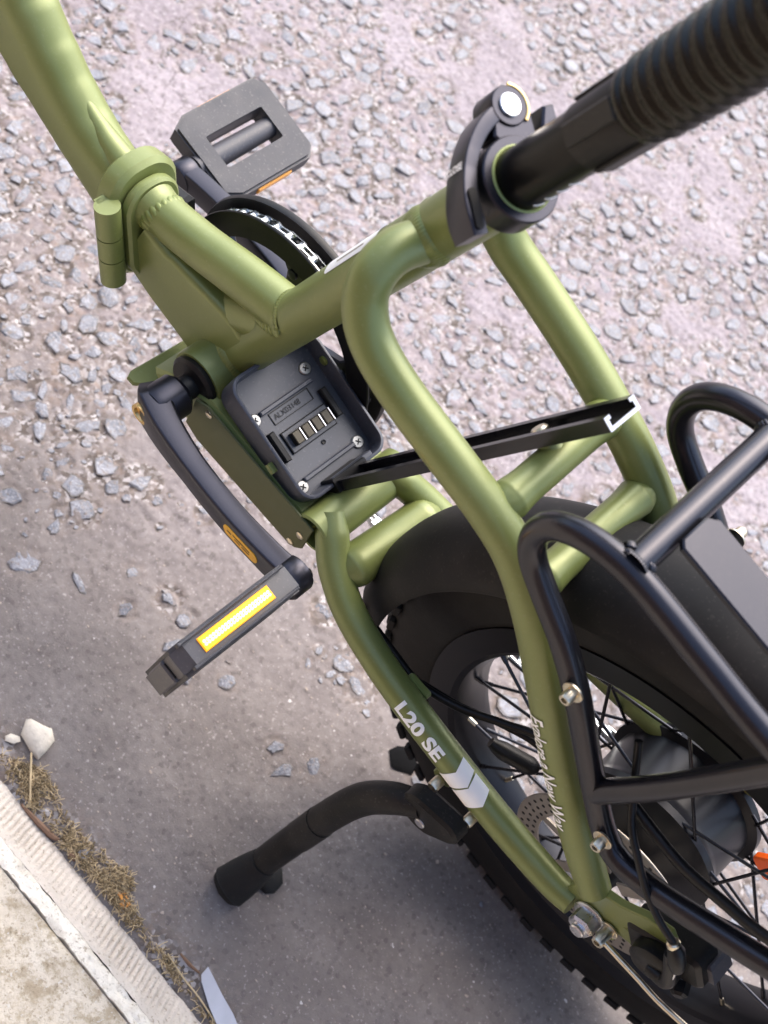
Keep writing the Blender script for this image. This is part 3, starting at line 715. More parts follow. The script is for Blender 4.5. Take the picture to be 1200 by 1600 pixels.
uv, fc = glyphs('CLOSE', .0052, 0, .004, .0002); cx_ = sum(u for u, v in uv) / len(uv)
k0 = 7; rd = (arc[k0] - cl_o - SD * .0095).normalized()
build('lettering', flat([(u - cx_, v) for u, v in uv], fc, arc[k0] + rd * .0044, SD, rd.cross(SD), .0006), WHITE, lever, 180)
post = build('seat_post', sweep([SD * .30, SD * .485], RSP, 36), POSTM, bike)
build('post_sleeve', lathe(SD * .452, SD, [(RSP + .0002, 0), (.0178, .0006), (.0182, .038), (.0172, .0395)], 36), PLASTIC, post)
for k in range(4):
    a0 = -1.15; pts = [SD * (.388 + .0115 * k) + (-SF * math.cos(a0 + .13 * q) * 1 + Y * math.sin(-a0 - .13 * q) * -1) * (RSP + .00015) for q in range(-1, 3)]
    pts = [SD * (.3985 + .0105 * k) + (SF * math.cos(b) + Y * math.sin(b)) * (RSP + .0001) for b in [math.radians(150 + 9 * q) for q in range(4)]]
    build('post_marking', sweep(pts, .00035, 6, 2), WHITE, post)
# corrugated boot of the suspension post
bp_ = [(.0192, .4925), (.0200, .4930), (.0200, .4970), (.0186, .4975)]
for k in range(15):
    s0 = .499 + .0098 * k; g = .0002 * k
    bp_ += [(.0186 + g, s0), (.0196 + g, s0 + .0018), (.0212 + g, s0 + .0040), (.0216 + g, s0 + .0052), (.0212 + g, s0 + .0064), (.0196 + g, s0 + .0084)]
build('post_boot', lathe(V(0, 0, 0), SD, bp_, 40), BOOT, bike, 80)
for a in (70, 160, 250, 340):
    b = math.radians(a); e = SF * math.cos(b) + Y * math.sin(b)
    build('boot_clip', box(SD * .473 + e * .0182, SD, SD.cross(e), .019, .006, .0012, .0008), PLASTIC, post)
# saddle above, out of the picture
sd = SD * .665; sdl = Mesh(); prof_s = [(.125, .016, .012), (.09, .020, .018), (.03, .030, .022), (-.03, .060, .030), (-.08, .085, .036), (-.11, .078, .034), (-.125, .05, .024)]
for (x, hw, hh) in prof_s:
    for k in range(16):
        a = 2 * math.pi * k / 16; sdl.v.append(tuple(sd + X * x + Y * (hw * math.cos(a)) + Z * (hh * math.sin(a) * (1 if math.sin(a) > 0 else .6) + (.012 if x < -.05 else 0))))
for i in range(len(prof_s) - 1):
    for k in range(16): sdl.f.append((i * 16 + k, i * 16 + (k + 1) % 16, (i + 1) * 16 + (k + 1) % 16, (i + 1) * 16 + k))
sdl.f.append(tuple(range(15, -1, -1))); sdl.f.append(tuple(range(96, 112)))
build('saddle', sdl, FENDM, bike, 60)
# ---- battery tray and rail
TE = V(.958, 0, .286).normalized(); TN = V(-TE.z, 0, TE.x); TO = V(-.0785, 0, .0300)
TW, TH_ = .0530, .0425
out_ = rrect(TW, TH_, .013, 7)
def notch(poly, d=0.):
    r = []
    for (a, b) in poly: r.append((a, b))
    return r
tray = Mesh()
ino = rrect(TW - .0028, TH_ - .0028, .0105, 7)
flo = rrect(TW - .0045, TH_ - .0045, .009, 7)
n = len(out_)
for pl, t in ((rrect(TW - .001, TH_ - .001, .0125, 7), -.026), (out_, -.010), (out_, 0.), (rrect(TW - .0008, TH_ - .0008, .0125, 7), .0006), (rrect(TW - .0022, TH_ - .0022, .011, 7), .0006), (ino, 0.), (flo, -.0155)):
    for (a_, b_) in pl:
        tt_ = t
        # scoop in the front wall where the seat tube comes down
        if a_ > TW - .012 and abs(b_) < .026 and t > -.012: tt_ = t - .010 * (1 - (b_ / .026) ** 2)
        tray.v.append(tuple(TO + TE * a_ + Y * b_ + TN * tt_))
for i in range(6):
    for k in range(n): j = (k + 1) % n; tray.f.append((i * n + k, i * n + j, (i + 1) * n + j, (i + 1) * n + k))
tray.f.append(tuple(range(6 * n, 7 * n))); tray.f.append(tuple(range(n - 1, -1, -1)))
tray_o = build('battery_tray', tray, TRAYM, bike, 40)
def T_(a, b, t): return TO + TE * a + Y * b + TN * t
FL = -.0153
for a in (.0205, -.0375): build('tray_rib', box(T_(a, .001, FL + .0015), TE, Y, .0019, .0260, .0020, .0008), TRAYM, tray_o)
for (a, b) in ((-.007, .0300), (-.0015, -.0270)): build('tray_post', box(T_(a, b, FL + .003), TE, Y, .0125, .0026, .0034, .0008), PLASTIC, tray_o)
build('terminal_block', box(T_(-.0085, -.0005, FL + .0006), TE, Y, .0092, .0225, .0012, .0004), PLASTIC, tray_o)
build('terminal_plate', box(T_(-.0085, -.0005, FL + .0014), TE, Y, .0084, .0217, .0007, .0002), TRAYM, tray_o)
for k in range(4): build('contact_blade', box(T_(-.0085, .0140 - .0098 * k, FL + .0050), TE, Y, .0052, .0034, .0034, .0006), CONTACT, tray_o)
for k in range(4): build('contact_edge', box(T_(-.0085, .0098 - .0098 * k, FL + .0052), TE, Y, .0053, .0006, .0038, .0002), STEEL, tray_o)
for (a, b) in ((.0300, -.0265), (-.0380, -.0290), (.0190, .0330), (-.0410, .0310)):
    scw = build('tray_screw', lathe(T_(a, b, FL), TN, [(.0052, 0), (.0052, .0008), (.0044, .0016), (.0018, .0018)], 20), SCREWM, tray_o)
    for q_ in (.785, -.785): build('screw_slot', box(T_(a, b, FL + .0018), TE * math.cos(q_) + Y * math.sin(q_), Y * math.cos(q_) - TE * math.sin(q_), .0024, .0005, .0003, 0), PLASTIC, tray_o)
build('tray_bolt', lathe(T_(.0270, -.0392, -.006), Y, [(.0040, 0), (.0040, .0012), (.0030, .0020)], 18), WELDM, tray_o)
build('tray_drain', lathe(T_(-.0230, -.0050, FL), TN, [(.0018, 0), (.0018, .0008), (.0012, .0004)], 14), PLASTIC, tray_o)
uv, fc = glyphs('ALX03148', .0062, 0, .01, .0); cx_ = sum(u for u, v in uv) / len(uv)
build('embossed_lettering', flat([((u - cx_) * .95, v) for u, v in uv], fc, T_(.0125, .0010, FL), -Y, TE, .0005), PLASTIC, tray_o, 180)
for (a, b, wa, wb) in ((.0172, .001, .0003, .0195), (.0078, .001, .0003, .0195), (.0125, .0205, .0046, .0003), (.0125, -.0185, .0046, .0003)): build('emboss_line', box(T_(a, b, FL + .0003), TE, Y, wa, wb, .0003, .0), PLASTIC, tray_o)
build('tray_latch', box(T_(-.0490, -.006, -.0070), TE, Y, .0022, .020, .0075, .0008), TRAYM, tray_o)
build('tray_tab', box(T_(-.016, .0445, -.012), TE, Y, .004, .0025, .0025, .0006), GREEN, tray_o)
# slotted aluminium rail on which the battery slides
R0 = V(-.1275, 0, .0015); R1 = V(-.2472, 0, .2990); RD = (R1 - R0).normalized(); RF = V(RD.z, 0, -RD.x)
usec = [(.0135, .0060), (.0135, -.0030), (-.0135, -.0030), (-.0135, .0060), (-.0088, .0060), (-.0088, .0036), (-.0108, .0036), (-.0108, -.0006), (.0108, -.0006), (.0108, .0036), (.0088, .0036), (.0088, .0060)]
def rail(a, b, sec, o0, o1):
    m = Mesh(); k = len(sec)
    for P_ in (o0, o1):
        for (p, q) in sec: m.v.append(tuple(P_ + Y * p + RF * q))
    for j in range(k): q = (j + 1) % k; m.f.append((j, q, k + q, k + j))
    m.f.append(tuple(range(k - 1, -1, -1))); m.f.append(tuple(range(k, 2 * k))); return m
rl = build('battery_rail', rail(0, 0, usec, R0, R1), BLACK, bike)
es = [(a * .985, b) for a, b in usec]
build('rail_cut_end', rail(0, 0, es, R1 - RD * .0002, R1 + RD * .0005), ALU, rl)
build('rail_screw', lathe(R1 - RD * .075 + RF * .0002, RF, [(.0062, 0), (.0062, .0034), (.0045, .0050)], 18), ZINC, rl)
build('rail_slot', box(R1 - RD * .060 - RF * .0004, RD, Y, .020, .0022, .0004, .0), PLASTIC, rl)
build('rail_foot', box(R0 + RD * .004 + RF * .003, RD, Y, .012, .0165, .006, .001), PLASTIC, rl)

# ---- cranks, pedals, chainring, chain
CR = [(.0155, .0690, -.0035), (.004, .0745, -.001), (-.021, .0835, .005), (-.0575, .0915, .013), (-.103, .0980, .0230), (-.143, .1005, .0320), (-.1665, .1005, .0372)]
def crank(sg):
    f = lambda p: (p[0] * sg, p[1] * sg, p[2] * sg)
    pts = [f(p) for p in CR]; d = (V(pts[-1]) - V(pts[1])).normalized(); up = V(-d.z, 0, d.x); up = up if up.z > 0 else -up
    m = sweep(pts, 0, sub=7, sec=rrect(.0112, .0085, .0022, 4), ref=up, scale=[.95, 1.42, 1.20, .99, .96, .98, 1.0])
    c = build('crank_arm', m, CRANKM, bike, 45)
    build('crank_head', lathe(f((0, .052, 0)), Y * sg, [(.0135, 0), (.0172, .004), (.0178, .022), (.0165, .0270), (.0105, .0275)], 32), CRANKM, c)
    build('crank_bolt', lathe(f((.003, .0885, -.001)), Y * sg, [(.0090, -.006), (.0088, .0004), (.0062, .0004), (.0055, -.002)], 24), BRASS if sg == 1 else PLASTIC, c)
    build('crank_eye', lathe(f((-.1665, .0915, .0372)), Y * sg, [(.0130, 0), (.0140, .002), (.0140, .0155), (.0128, .0172)], 28), CRANKM, c)
    return c, f
cL, fL = crank(1)
d = (V(CR[-1]) - V(CR[2])).normalized(); upv = V(-d.z, 0, d.x)
stc = V(-.124, .1073, .0268); dn = (V(-.143, .1005, .032) - V(-.103, .098, .023)).normalized(); upv = V(.225, 0, .974); nn = dn.cross(upv).normalized()
if nn.y < 0: nn = -nn
def stickeron(poly, t0, t1): return prism(stc, dn, nn.cross(dn), poly, t0, t1, 0)
stko = build('crank_sticker', stickeron(rrect(.0185, .0052, .0050, 8), .0003, .0009), YELLOW, cL)
for (a, b, l) in ((-.012, .0, .0022), (-.004, .0012, .004), (.005, .0012, .005), (-.003, -.0016, .003), (.006, -.0016, .004)): build('sticker_print', stickeron([(a - l, b - .0005), (a + l, b - .0005), (a + l, b + .0005), (a - l, b + .0005)], .0009, .0011), INK, cL)
cR, fR = crank(-1)
def pedal(sg, rot, tread_mat, body_mat, glow):
    """platform pedal; rot turns the platform about its own spindle"""
    o = V(-.1665 * sg, 0, .0372 * sg); e = V(math.cos(rot), 0, math.sin(rot)); yy = Y * sg; nrm = e.cross(yy)
    y0, y1 = .1160, .2130; c = (y0 + y1) / 2; hy = (y1 - y0) / 2; hw = .0400
    C_ = o + yy * c
    oc = [(hw - .007, -hy), (hw, -hy + .013), (hw, hy - .008), (hw - .008, hy), (-hw + .008, hy), (-hw, hy - .008), (-hw, -hy + .013), (-hw + .007, -hy)]
    ic = [(.0150, -hy + .016), (.0160, -hy + .018), (.0160, hy - .020), (.0150, hy - .018), (-.0150, hy - .018), (-.0160, hy - .020), (-.0160, -hy + .018), (-.0150, -hy + .016)]
    m = ringprism(C_, e, yy, oc, ic, -.0095, .0095)
    rim = [(x * 1.055, y * 1.03) for x, y in oc]
    p = build('pedal', ringprism(C_, e, yy, rim, [(x * 1.01, y * 1.01) for x, y in ic], -.0080, .0080), body_mat, bike, 30)
    for s in (1, -1): build('pedal_tread', ringprism(C_ + nrm * (s * .0088), e, yy, oc, ic, -.0022, .0022), tread_mat, p, 30)
    build('pedal_spindle', sweep([o + yy * .098, o + yy * .117], .0062, 20), STEEL if sg > 0 else GREY, p)
    build('pedal_barrel', sweep([o + yy * .112, o + yy * (y1 - .008)], [.0105, .0092, .0092, .0090], 22), body_mat, p)
    for s in (1, -1):
        rf = build('pedal_reflector', box(C_ + e * (s * (hw * 1.055 + .0006)) + yy * .002, yy, nrm, .030 if glow else .019, .0052 if glow else .0036, .0012, .0006), AMBER if (glow and s * e.z > 0) else AMBERD, p)
        if glow and s * e.z > 0:
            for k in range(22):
                for q in (-1, 1): build('reflector_lens_glow', lathe(C_ + e * (s * (hw * 1.055 + .0016)) + yy * (.002 - .0275 + .0026 * k) + nrm * (.0011 * q), e * s, [(.0012, 0), (.0011, .0007), (.0005, .0010)], 8), AMBERHOT, rf)
            for q in (-1, 1): build('pedal_lip', box(C_ + e * (s * hw * 1.05) + nrm * (q * .0090) + yy * 0, yy, nrm, hy * .93, .0012, .0030, .0006), GREY, p)
            build('pedal_end', box(C_ + yy * (hy * 1.01), e, nrm, .018, .0085, .0035, .0012), body_mat, p)
            build('pedal_end_slot', box(C_ + yy * (hy * 1.01) + e * (s * .0182), yy, nrm, .0022, .0060, .0010, .0004), PLASTIC, p)
    return p
pedal(1, math.radians(97), GREY, DGREY, True)
pedal(-1, math.radians(10), GREY, DGREY, False)

ring = build('chainring', lathe(V(0, -.0425, 0), -Y, [(.0800, 0), (.1000, .0010), (.1005, .0020), (.1000, .0035), (.0800, .0030)], 72, closed=True), PLASTIC, bike)
build('chainring_guard', lathe(V(0, -.0610, 0), -Y, [(.0800, 0), (.1010, -.0012), (.1040, -.0030), (.1050, .0004), (.1040, .0030), (.0800, .0026)], 72, closed=True), PLASTIC, ring)
tm = Mesh(); NT_ = 46; RP = .0930
for k in range(NT_ * 4):
    a = 2 * math.pi * k / (NT_ * 4); r = RP + (.0036 if k % 4 in (1, 2) else -.0030)
    for yv in (-.0505, -.0528): tm.v.append((r * math.cos(a), yv, r * math.sin(a)))
    for yv in (-.0505, -.0528): tm.v.append((.0800 * math.cos(a), yv, .0800 * math.sin(a)))
K = NT_ * 4
for k in range(K):
    j = (k + 1) % K; tm.f += [(4 * k, 4 * j, 4 * j + 1, 4 * k + 1), (4 * k, 4 * k + 2, 4 * j + 2, 4 * j), (4 * k + 1, 4 * j + 1, 4 * j + 3, 4 * k + 3), (4 * k + 2, 4 * k + 3, 4 * j + 3, 4 * j + 2)]
build('chainring_teeth', tm, PLASTIC, ring)
for k in range(5):
    a = math.radians(14 + 72 * k); e = V(math.cos(a), 0, math.sin(a)); q = V(-math.sin(a), 0, math.cos(a))
    build('spider_arm', prism(V(0, -.051, 0), e, q, [(.012, -.011), (.040, -.0065), (.066, -.0080), (.080, -.020), (.080, .020), (.066, .0080), (.040, .0065), (.012, .011)], -.0035, .0035, .0012), CRANKM, ring)
    build('spider_bolt', lathe(V(0, -.0455, 0) + e * .072, Y, [(.0045, 0), (.0045, .0022), (.003, .003)], 16), CRANKM, ring)
build('chainring_boss', lathe(V(0, -.044, 0), -Y, [(.022, 0), (.024, .002), (.024, .014), (.018, .018)], 32), CRANKM, ring)
# chain
WC = V(-.474, -.025, -.056); RC = .038; YC = -.0515; YR = -.0849
def chainpath():
    dx = -WC.x; dz = WC.z; D = math.hypot(dx, dz); base = math.atan2(dz, -dx); off = math.acos((RP - RC) / D)
    a1 = base - off; a2 = base + off
    A = lambda t: V(RP * math.cos(t), YC, RP * math.sin(t)); B = lambda t: V(WC.x + RC * math.cos(t), YC, WC.z + RC * math.sin(t))
    pts = []
    up, lo = (a1, a2) if math.sin(a1) > math.sin(a2) else (a2, a1)
    up %= 2 * math.pi; lo %= 2 * math.pi
    sp_ = (up - lo) % (2 * math.pi)
    for k in range(60): pts.append(A(lo + sp_ * k / 59))
    for k in range(1, 30): pts.append(A(up).lerp(B(up), k / 30))
    sp2 = (lo - up) % (2 * math.pi)
    for k in range(24): pts.append(B(up + sp2 * k / 23))
    for k in range(1, 30):
        t = k / 30; p = B(lo).lerp(A(lo), t); p.z -= .012 * math.sin(math.pi * t); pts.append(p)
    return pts
cp = chainpath()
for p_ in cp: p_.y = YC + (YR - YC) * min(1, max(0, (-p_.x - .22) / .22))
cp.append(cp[0]); Ls = [0.]
for i in range(1, len(cp)): Ls.append(Ls[-1] + (cp[i] - cp[i - 1]).length)
NL = int(round(Ls[-1] / .0127 / 2)) * 2; pitch = Ls[-1] / NL
def at_(s):
    s %= Ls[-1]; i = 0
    while Ls[i + 1] < s: i += 1
    return cp[i].lerp(cp[i + 1], (s - Ls[i]) / max(1e-9, Ls[i + 1] - Ls[i]))
def linkmesh(y, outer):
    m = Mesh(); st_ = []
    for cx_, a0 in ((pitch / 2, -90), (-pitch / 2, 90)):
        for i in range(6): a = math.radians(a0 + 36 * i); st_.append((cx_ + .0042 * math.cos(a), .0042 * math.sin(a)))
    for s in (1, -1): m.merge(prism(V(0, s * y, 0), X, Z, st_, -.0005, .0005, 0))
    if not outer:
        for c in (1, -1): m.merge(lathe(V(c * pitch / 2, -.0024, 0), Y, [(.0039, 0), (.0039, .0048)], 12))
    else:
        for c in (1, -1): m.merge(lathe(V(c * pitch / 2, -.0042, 0), Y, [(.0017, 0), (.0017, .0084)], 8))
    return m
chain = bpy.data.objects.new('chain', None); COL.objects.link(chain); chain.parent = bike
lms = []
for y, o_ in ((.0021, False), (.0034, True)):
    m = linkmesh(y, o_); q = bpy.data.meshes.new('chain_link'); q.from_pydata(m.v, [], m.f); q.update(); q.materials.append(CHAINM); lms.append(q)
for k in range(NL):
    a, b = at_(k * pitch), at_((k + 1) * pitch); c = (a + b) / 2; t = (b - a).normalized()
    o = bpy.data.objects.new('chain_link', lms[k % 2]); COL.objects.link(o); o.parent = chain
    M_ = Matrix((t, Y, t.cross(Y))).transposed().to_4x4(); M_.translation = c + LIFT; o.matrix_local = M_

# ---- rear wheel
def wheel(c, rear=True):
    wo = bpy.data.objects.new('rear_wheel' if rear else 'front_wheel', None); COL.objects.link(wo); wo.parent = bike
    hw = .0240
    tp = [(.200, -.021), (.212, -.0245), (.226, -.0255), (.244, -.0240), (.254, -.0190), (.2600, -.010), (.2615, 0), (.2600, .010), (.254, .0190), (.244, .0240), (.226, .0255), (.212, .0245), (.200, .021), (.192, .0)]
    build('tyre', lathe(c, Y, tp, 120, closed=True), RUBBER, wo, 60)
    tb = Mesh(); NB = 64
    for k in range(NB):
        for (h, r, w_, l_, ph) in ((.0205, .2535, .0040, .0070, 0), (-.0205, .2535, .0040, .0070, 0), (.0110, .2600, .0042, .0065, .5), (-.0110, .2600, .0042, .0065, .5), (.0, .2620, .0036, .0075, 0)):
            a = 2 * math.pi * (k + ph) / NB; e = V(math.cos(a), 0, math.sin(a)); t = V(-math.sin(a), 0, math.cos(a)); til = -h * 22
            n1 = (e * math.cos(til * .9) - Y * math.sin(til * .9)).normalized(); y1 = (Y - n1 * Y.dot(n1)).normalized()
            tb.merge(box(c + e * r + Y * h + n1 * .0012, t, y1, l_, w_, .0030, .0010))
    build('tread_blocks', tb, RUBBER, wo, 30)
    rp = [(.2045, -hw), (.2045, -hw + .0025), (.1985, -hw + .003), (.1940, 0), (.1985, hw - .003), (.2045, hw - .0025), (.2045, hw), (.1830, hw), (.1785, hw - .003), (.1740, .011), (.1740, -.011), (.1785, -hw + .003), (.1830, -hw)]
    build('rim', lathe(c, Y, rp, 120, closed=True), RIMM, wo, 30)
    if rear:
        hp = [(.010, -.062), (.040, -.057), (.060, -.054), (.068, -.051), (.068, -.045), (.0610, -.042), (.0600, -.004), (.0630, .002), (.0660, .006), (.0660, .012), (.056, .017), (.040, .024), (.030, .030), (.012, .050), (.009, .060)]
    else:
        hp = [(.006, -.05), (.024, -.032), (.024, -.028), (.013, -.024), (.013, .024), (.024, .028), (.024, .032), (.006, .05)]
    build('hub', lathe(c, Y, hp, 64), HUBM, wo, 30)
    sp_me = None
    NS = 36
    fr = .064 if rear else .023; fy = .028 if rear else .029
    for k in range(NS):
        s = 1 if k % 2 else -1; a = 2 * math.pi * k / NS; da = math.radians(38 if (k // 2) % 2 else -38) * (1 if rear else 1.6)
        p0 = c + V(fr * math.cos(a + da), s * fy - (.019 if rear else 0), fr * math.sin(a + da)); p1 = c + V(.178 * math.cos(a), s * .008, .178 * math.sin(a))
        sp = build('spoke', sweep([p0, p1], .0014, 8), BLACK, wo)
        dd = (p1 - p0).normalized(); build('spoke_nipple', lathe(p1 - dd * .012, dd, [(.0018, 0), (.0020, .002), (.0020, .011), (.0026, .013)], 8), ZINC if k % 3 == 0 else BLACK, wo)
    return wo
rw = wheel(WC)
# disc rotor with cut-outs, cogs, axle
RO = WC + V(0, .0560, 0)
rot = build('disc_rotor', lathe(RO, Y, [(.0600, 0), (.0800, 0), (.0803, .0009), (.0800, .0018), (.0600, .0018)], 90, closed=True), ROTORM, bike)
for k in range(6):
    a = math.radians(60 * k + 10); e = V(math.cos(a), 0, math.sin(a)); q = V(-math.sin(a), 0, math.cos(a))
    build('rotor_arm', prism(RO, e, q, [(.018, -.006), (.040, -.010), (.0605, -.016), (.0605, -.009), (.042, -.001), (.020, .006)], -.0018, .0, 0), ROTORM, rot)
hm = Mesh()
for k in range(48):
    for j, r in enumerate((.0640, .0695, .0750)):
        a = math.radians(7.5 * k + 2.6 * j); hm.merge(lathe(RO + V(r * math.cos(a), .00185, r * math.sin(a)), Y, [(.0016, 0), (.0016, .00012)], 8))
build('rotor_holes', hm, PLASTIC, rot)
cog = bpy.data.objects.new('freewheel', None); COL.objects.link(cog); cog.parent = bike
for k, r in enumerate((.029, .032, .035, .038, .042, .046, .051)):
    m = Mesh(); nt_ = int(r * 2 * math.pi / .0127)
    poly = []
    for i in range(nt_ * 4): a = 2 * math.pi * i / (nt_ * 4); q = r + (.0030 if i % 4 in (1, 2) else -.0018); poly.append((q * math.cos(a), q * math.sin(a)))
    build('sprocket', prism(WC + V(0, -.074 + .0047 * k, 0), X, Z, poly, -.0011, .0011, 0), CHAINM, cog)
build('axle', sweep([WC + Y * .030, WC + Y * .085], .0060, 20), PLASTIC, bike)
AX = V(WC.x, 0, -.004)
nt = build('axle_nut', hexbolt(V(-.4768, .0805, -.004), Y, .0105, .0115, .0135, socket=False), STEEL, bike, 30)
build('axle_end', lathe(V(-.4768, .092, -.004), Y, [(.0058, 0), (.0058, .004), (.005, .005)], 16), STEEL, nt)
build('stay_bolt', hexbolt(V(-.4905, .0805, .0055), Y, .0048, .0130, .0075, round_=True), ZINC, bike, 30)
# wheel reflector between the spokes
rfl = V(-.5420, -.032, .0400)
build('wheel_reflector', prism(rfl, V(-.45, 0, .89), V(-.89, 0, -.45), rrect(.019, .0110, .004, 5), -.0035, .0035, .0012), ORANGE, bike)

# ---- mudguard
FC = V(-.480, -.004, -.022); fm = Mesh(); A0, A1 = -5, 196; NA = 90
sec_ = []
for k in range(17):
    u = -1 + 2 * k / 16; sec_.append((.0445 * math.sin(u * 1.42) / math.sin(1.42), .2935 - .036 * abs(u) ** 2.2))
def fsec(i):
    t = i / (NA - 1); a = math.radians(A0 + (A1 - A0) * t); tip = min(1, t / .035)
    return a, .90 + .10 * tip ** .6
rows = []
for lay in (0, 1):
    for i in range(NA):
        a, k = fsec(i); e = V(math.cos(a), 0, math.sin(a))
        for (y, r) in sec_:
            # the front end is cut with a lip that droops at its sides
            aa = a - math.radians(4.5) * (abs(y) / .0445) ** 3 * max(0, 1 - i / 10) * (1 if True else 0)
            e = V(math.cos(aa), 0, math.sin(aa)); fm.v.append(tuple(FC + e * (r - .0022 * lay) + Y * (y * k * (1 if lay == 0 else .975))))
ns = len(sec_)
for lay in (0, 1):
    b0 = lay * NA * ns
    for i in range(NA - 1):
        for k in range(ns - 1): fm.f.append((b0 + i * ns + k, b0 + i * ns + k + 1, b0 + (i + 1) * ns + k + 1, b0 + (i + 1) * ns + k))
for i in range(NA - 1):
    for k in (0, ns - 1): fm.f.append((i * ns + k, (i + 1) * ns + k, NA * ns + (i + 1) * ns + k, NA * ns + i * ns + k))
for i in (0, NA - 1):
    for k in range(ns - 1): fm.f.append((i * ns + k, i * ns + k + 1, NA * ns + i * ns + k + 1, NA * ns + i * ns + k))
mg = build('mudguard', fm, FENDM, bike, 60)
build('mudguard_stay', sweep([(-.4905, .090, .0055), (-.5190, .095, .0190), (-.556, .099, .0340), (-.640, .092, .060), (-.733, .047, .082)], .0021, 10), ZINC, mg)

# ---- rear rack
RL = [(-.655, .066, .284), (-.560, .070, .288), (-.4242, .070, .2938), (-.3723, .070, .299), (-.3247, .070, .3040), (-.3013, .070, .3018), (-.2806, .070, .2925), (-.2670, .070, .2775), (-.2640, .070, .2590), (-.2715, .070, .2410), (-.2904, .0705, .2253), (-.3184, .072, .2066), (-.3469, .074, .1815), (-.3749, .076, .1515), (-.4044, .078, .1200), (-.4262, .0795, .0990), (-.4440, .081, .0900), (-.4650, .083, .0975), (-.5001, .0855, .1250), (-.5700, .086, .1850), (-.640, .075, .262)]
rack = bpy.data.objects.new('rear_rack', None); COL.objects.link(rack); rack.parent = bike
for pts in (RL, mirror(RL)): build('rack_hoop', sweep(pts, .0085, 20, 7), BLACK, rack)
for s in (1, -1):
    build('rack_strut', sweep([(-.4030, s * .078, .1195), (-.4180, s * .0765, .175), (-.4300, s * .074, .228), (-.4430, s * .0705, .290)], .0082, 18), BLACK, rack)
    for (x, y, z) in ((-.3450, .0815, .1925), (-.4300, .0865, .1030)): build('rack_bolt', hexbolt(V(x, s * y, z), Y * s, .0042, .0075, .0072, round_=True), ZINC, rack, 30)
build('rack_cross_tube', sweep([(-.3120, .068, .3052), (-.3105, -.068, .3052)], .0090, 22), BLACK, rack)
build('rack_cross_tube', sweep([(-.5200, .068, .2895), (-.5200, -.068, .2895)], .0080, 20), BLACK, rack)
for s, q in ((1, .068), (-1, -.068)): weld('weld_bead', rack, V(-.311, 0, .3052), V(0, s, 0), .009, V(-.312, q, .3045), X, .0085, .0022, 36, None, BLACK)
for (y0, y1) in ((.0120, .0430), (-.0680, -.0480)):
    yc = (y0 + y1) / 2; hy = (y1 - y0) / 2; L_ = .168
    pl = [(-L_, -hy), (L_ - .006, -hy), (L_, -hy + .006), (L_, hy - .004), (L_ - .004, hy), (-L_, hy)]
    build('rack_bar', prism(V(-.3180 - L_, yc, .2985), V(1, 0, .085), Y, pl, -.0026, .0026, .0010), BLACK, rack)
# ---- kickstand
KP = [(-.3452, .0965, -.0635), (-.3270, .105, -.0800), (-.3130, .113, -.1110), (-.3060, .125, -.1640), (-.3010, .148, -.2340), (-.2985, .168, -.2690), (-.2960, .184, -.2880)]
ks = bpy.data.objects.new('kickstand', None); COL.objects.link(ks); ks.parent = bike
build('stand_leg', sweep(KP, [.0105, .0125, .0132, .0130, .0128, .0122, .011], 22, 7), STANDM, ks)
build('stand_sleeve', sweep([V(KP[3]).lerp(V(KP[4]), .12), V(KP[3]).lerp(V(KP[4]), .60)], [.0136, .0137, .0137, .0134], 22), STANDM, ks)
build('stand_foot', sweep([V(KP[4]).lerp(V(KP[5]), .6), KP[5], KP[6], (-.2948, .1905, -.2925), (-.2940, .1950, -.2955)], [.0128, .0150, .0178, .0188, .0150, .0050], 22, 6), RUBBER, ks)
kpo = V(-.3560, .0840, -.0395)
def hull(circles, k=28):
    P = sorted(set((round(cx + r * math.cos(2 * math.pi * i / k), 6), round(cy + r * math.sin(2 * math.pi * i / k), 6)) for cx, cy, r in circles for i in range(k)))
    def half(q):
        o = []
        for p in q:
            while len(o) > 1 and (o[-1][0] - o[-2][0]) * (p[1] - o[-2][1]) - (o[-1][1] - o[-2][1]) * (p[0] - o[-2][0]) <= 0: o.pop()
            o.append(p)
        return o
    return half(P)[:-1] + half(P[::-1])[:-1]
build('stand_bracket', prism(V(0, .0880, 0), X, Z, hull([(-.3500, -.0640, .0200), (-.3690, -.0500, .0125)]), -.017, .0, .0026), STANDM, ks)
build('stand_rivet', lathe(V(-.3540, .1048, -.0700), Y, [(.0048, -.001), (.0046, .0010), (.004, .0016)], 20), STEEL, ks)
for (x, z) in ((-.3400, -.0430), (-.3750, -.0400)):
    build('stand_bolt', hexbolt(V(x, .0800, z), Y, .0046, .0095, .0, round_=True), ZINC, ks, 30)
    build('stand_tab', prism(V(x, .0755, z + .006), X, Z, rrect(.0085, .0115, .005, 5), -.005, .004, .001), GREEN, ks)
# ---- brake caliper, cables
cal = build('brake_caliper', prism(V(-.520, .0700, .0430), V(-.75, 0, .66), V(.66, 0, .75), rrect(.030, .015, .006, 6), -.012, .012, .003), PLASTIC, bike)
build('caliper_disc', lathe(V(-.5190, .080, .0400), V(-.10, 1, -.05), [(.0165, 0), (.0185, .003), (.0185, .010), (.0150, .013), (.006, .0135)], 30), PLASTIC, cal)
build('caliper_arm', sweep([(-.519, .093, .040), (-.530, .0945, .052), (-.512, .0945, .083)], [.005, .0055, .004], 14), PLASTIC, cal)
build('cable_stop', lathe(V(-.5118, .0935, .0900), V(-.55, .10, -.62), [(.0035, -.004), (.0058, 0), (.0062, .012), (.0045, .018)], 18), PLASTIC, cal)
build('cable_ferrule', lathe(V(-.5060, .0927, .0940), V(-.55, .10, -.62), [(.0036, 0), (.0046, .001), (.0046, .004)], 16), ZINC, cal)
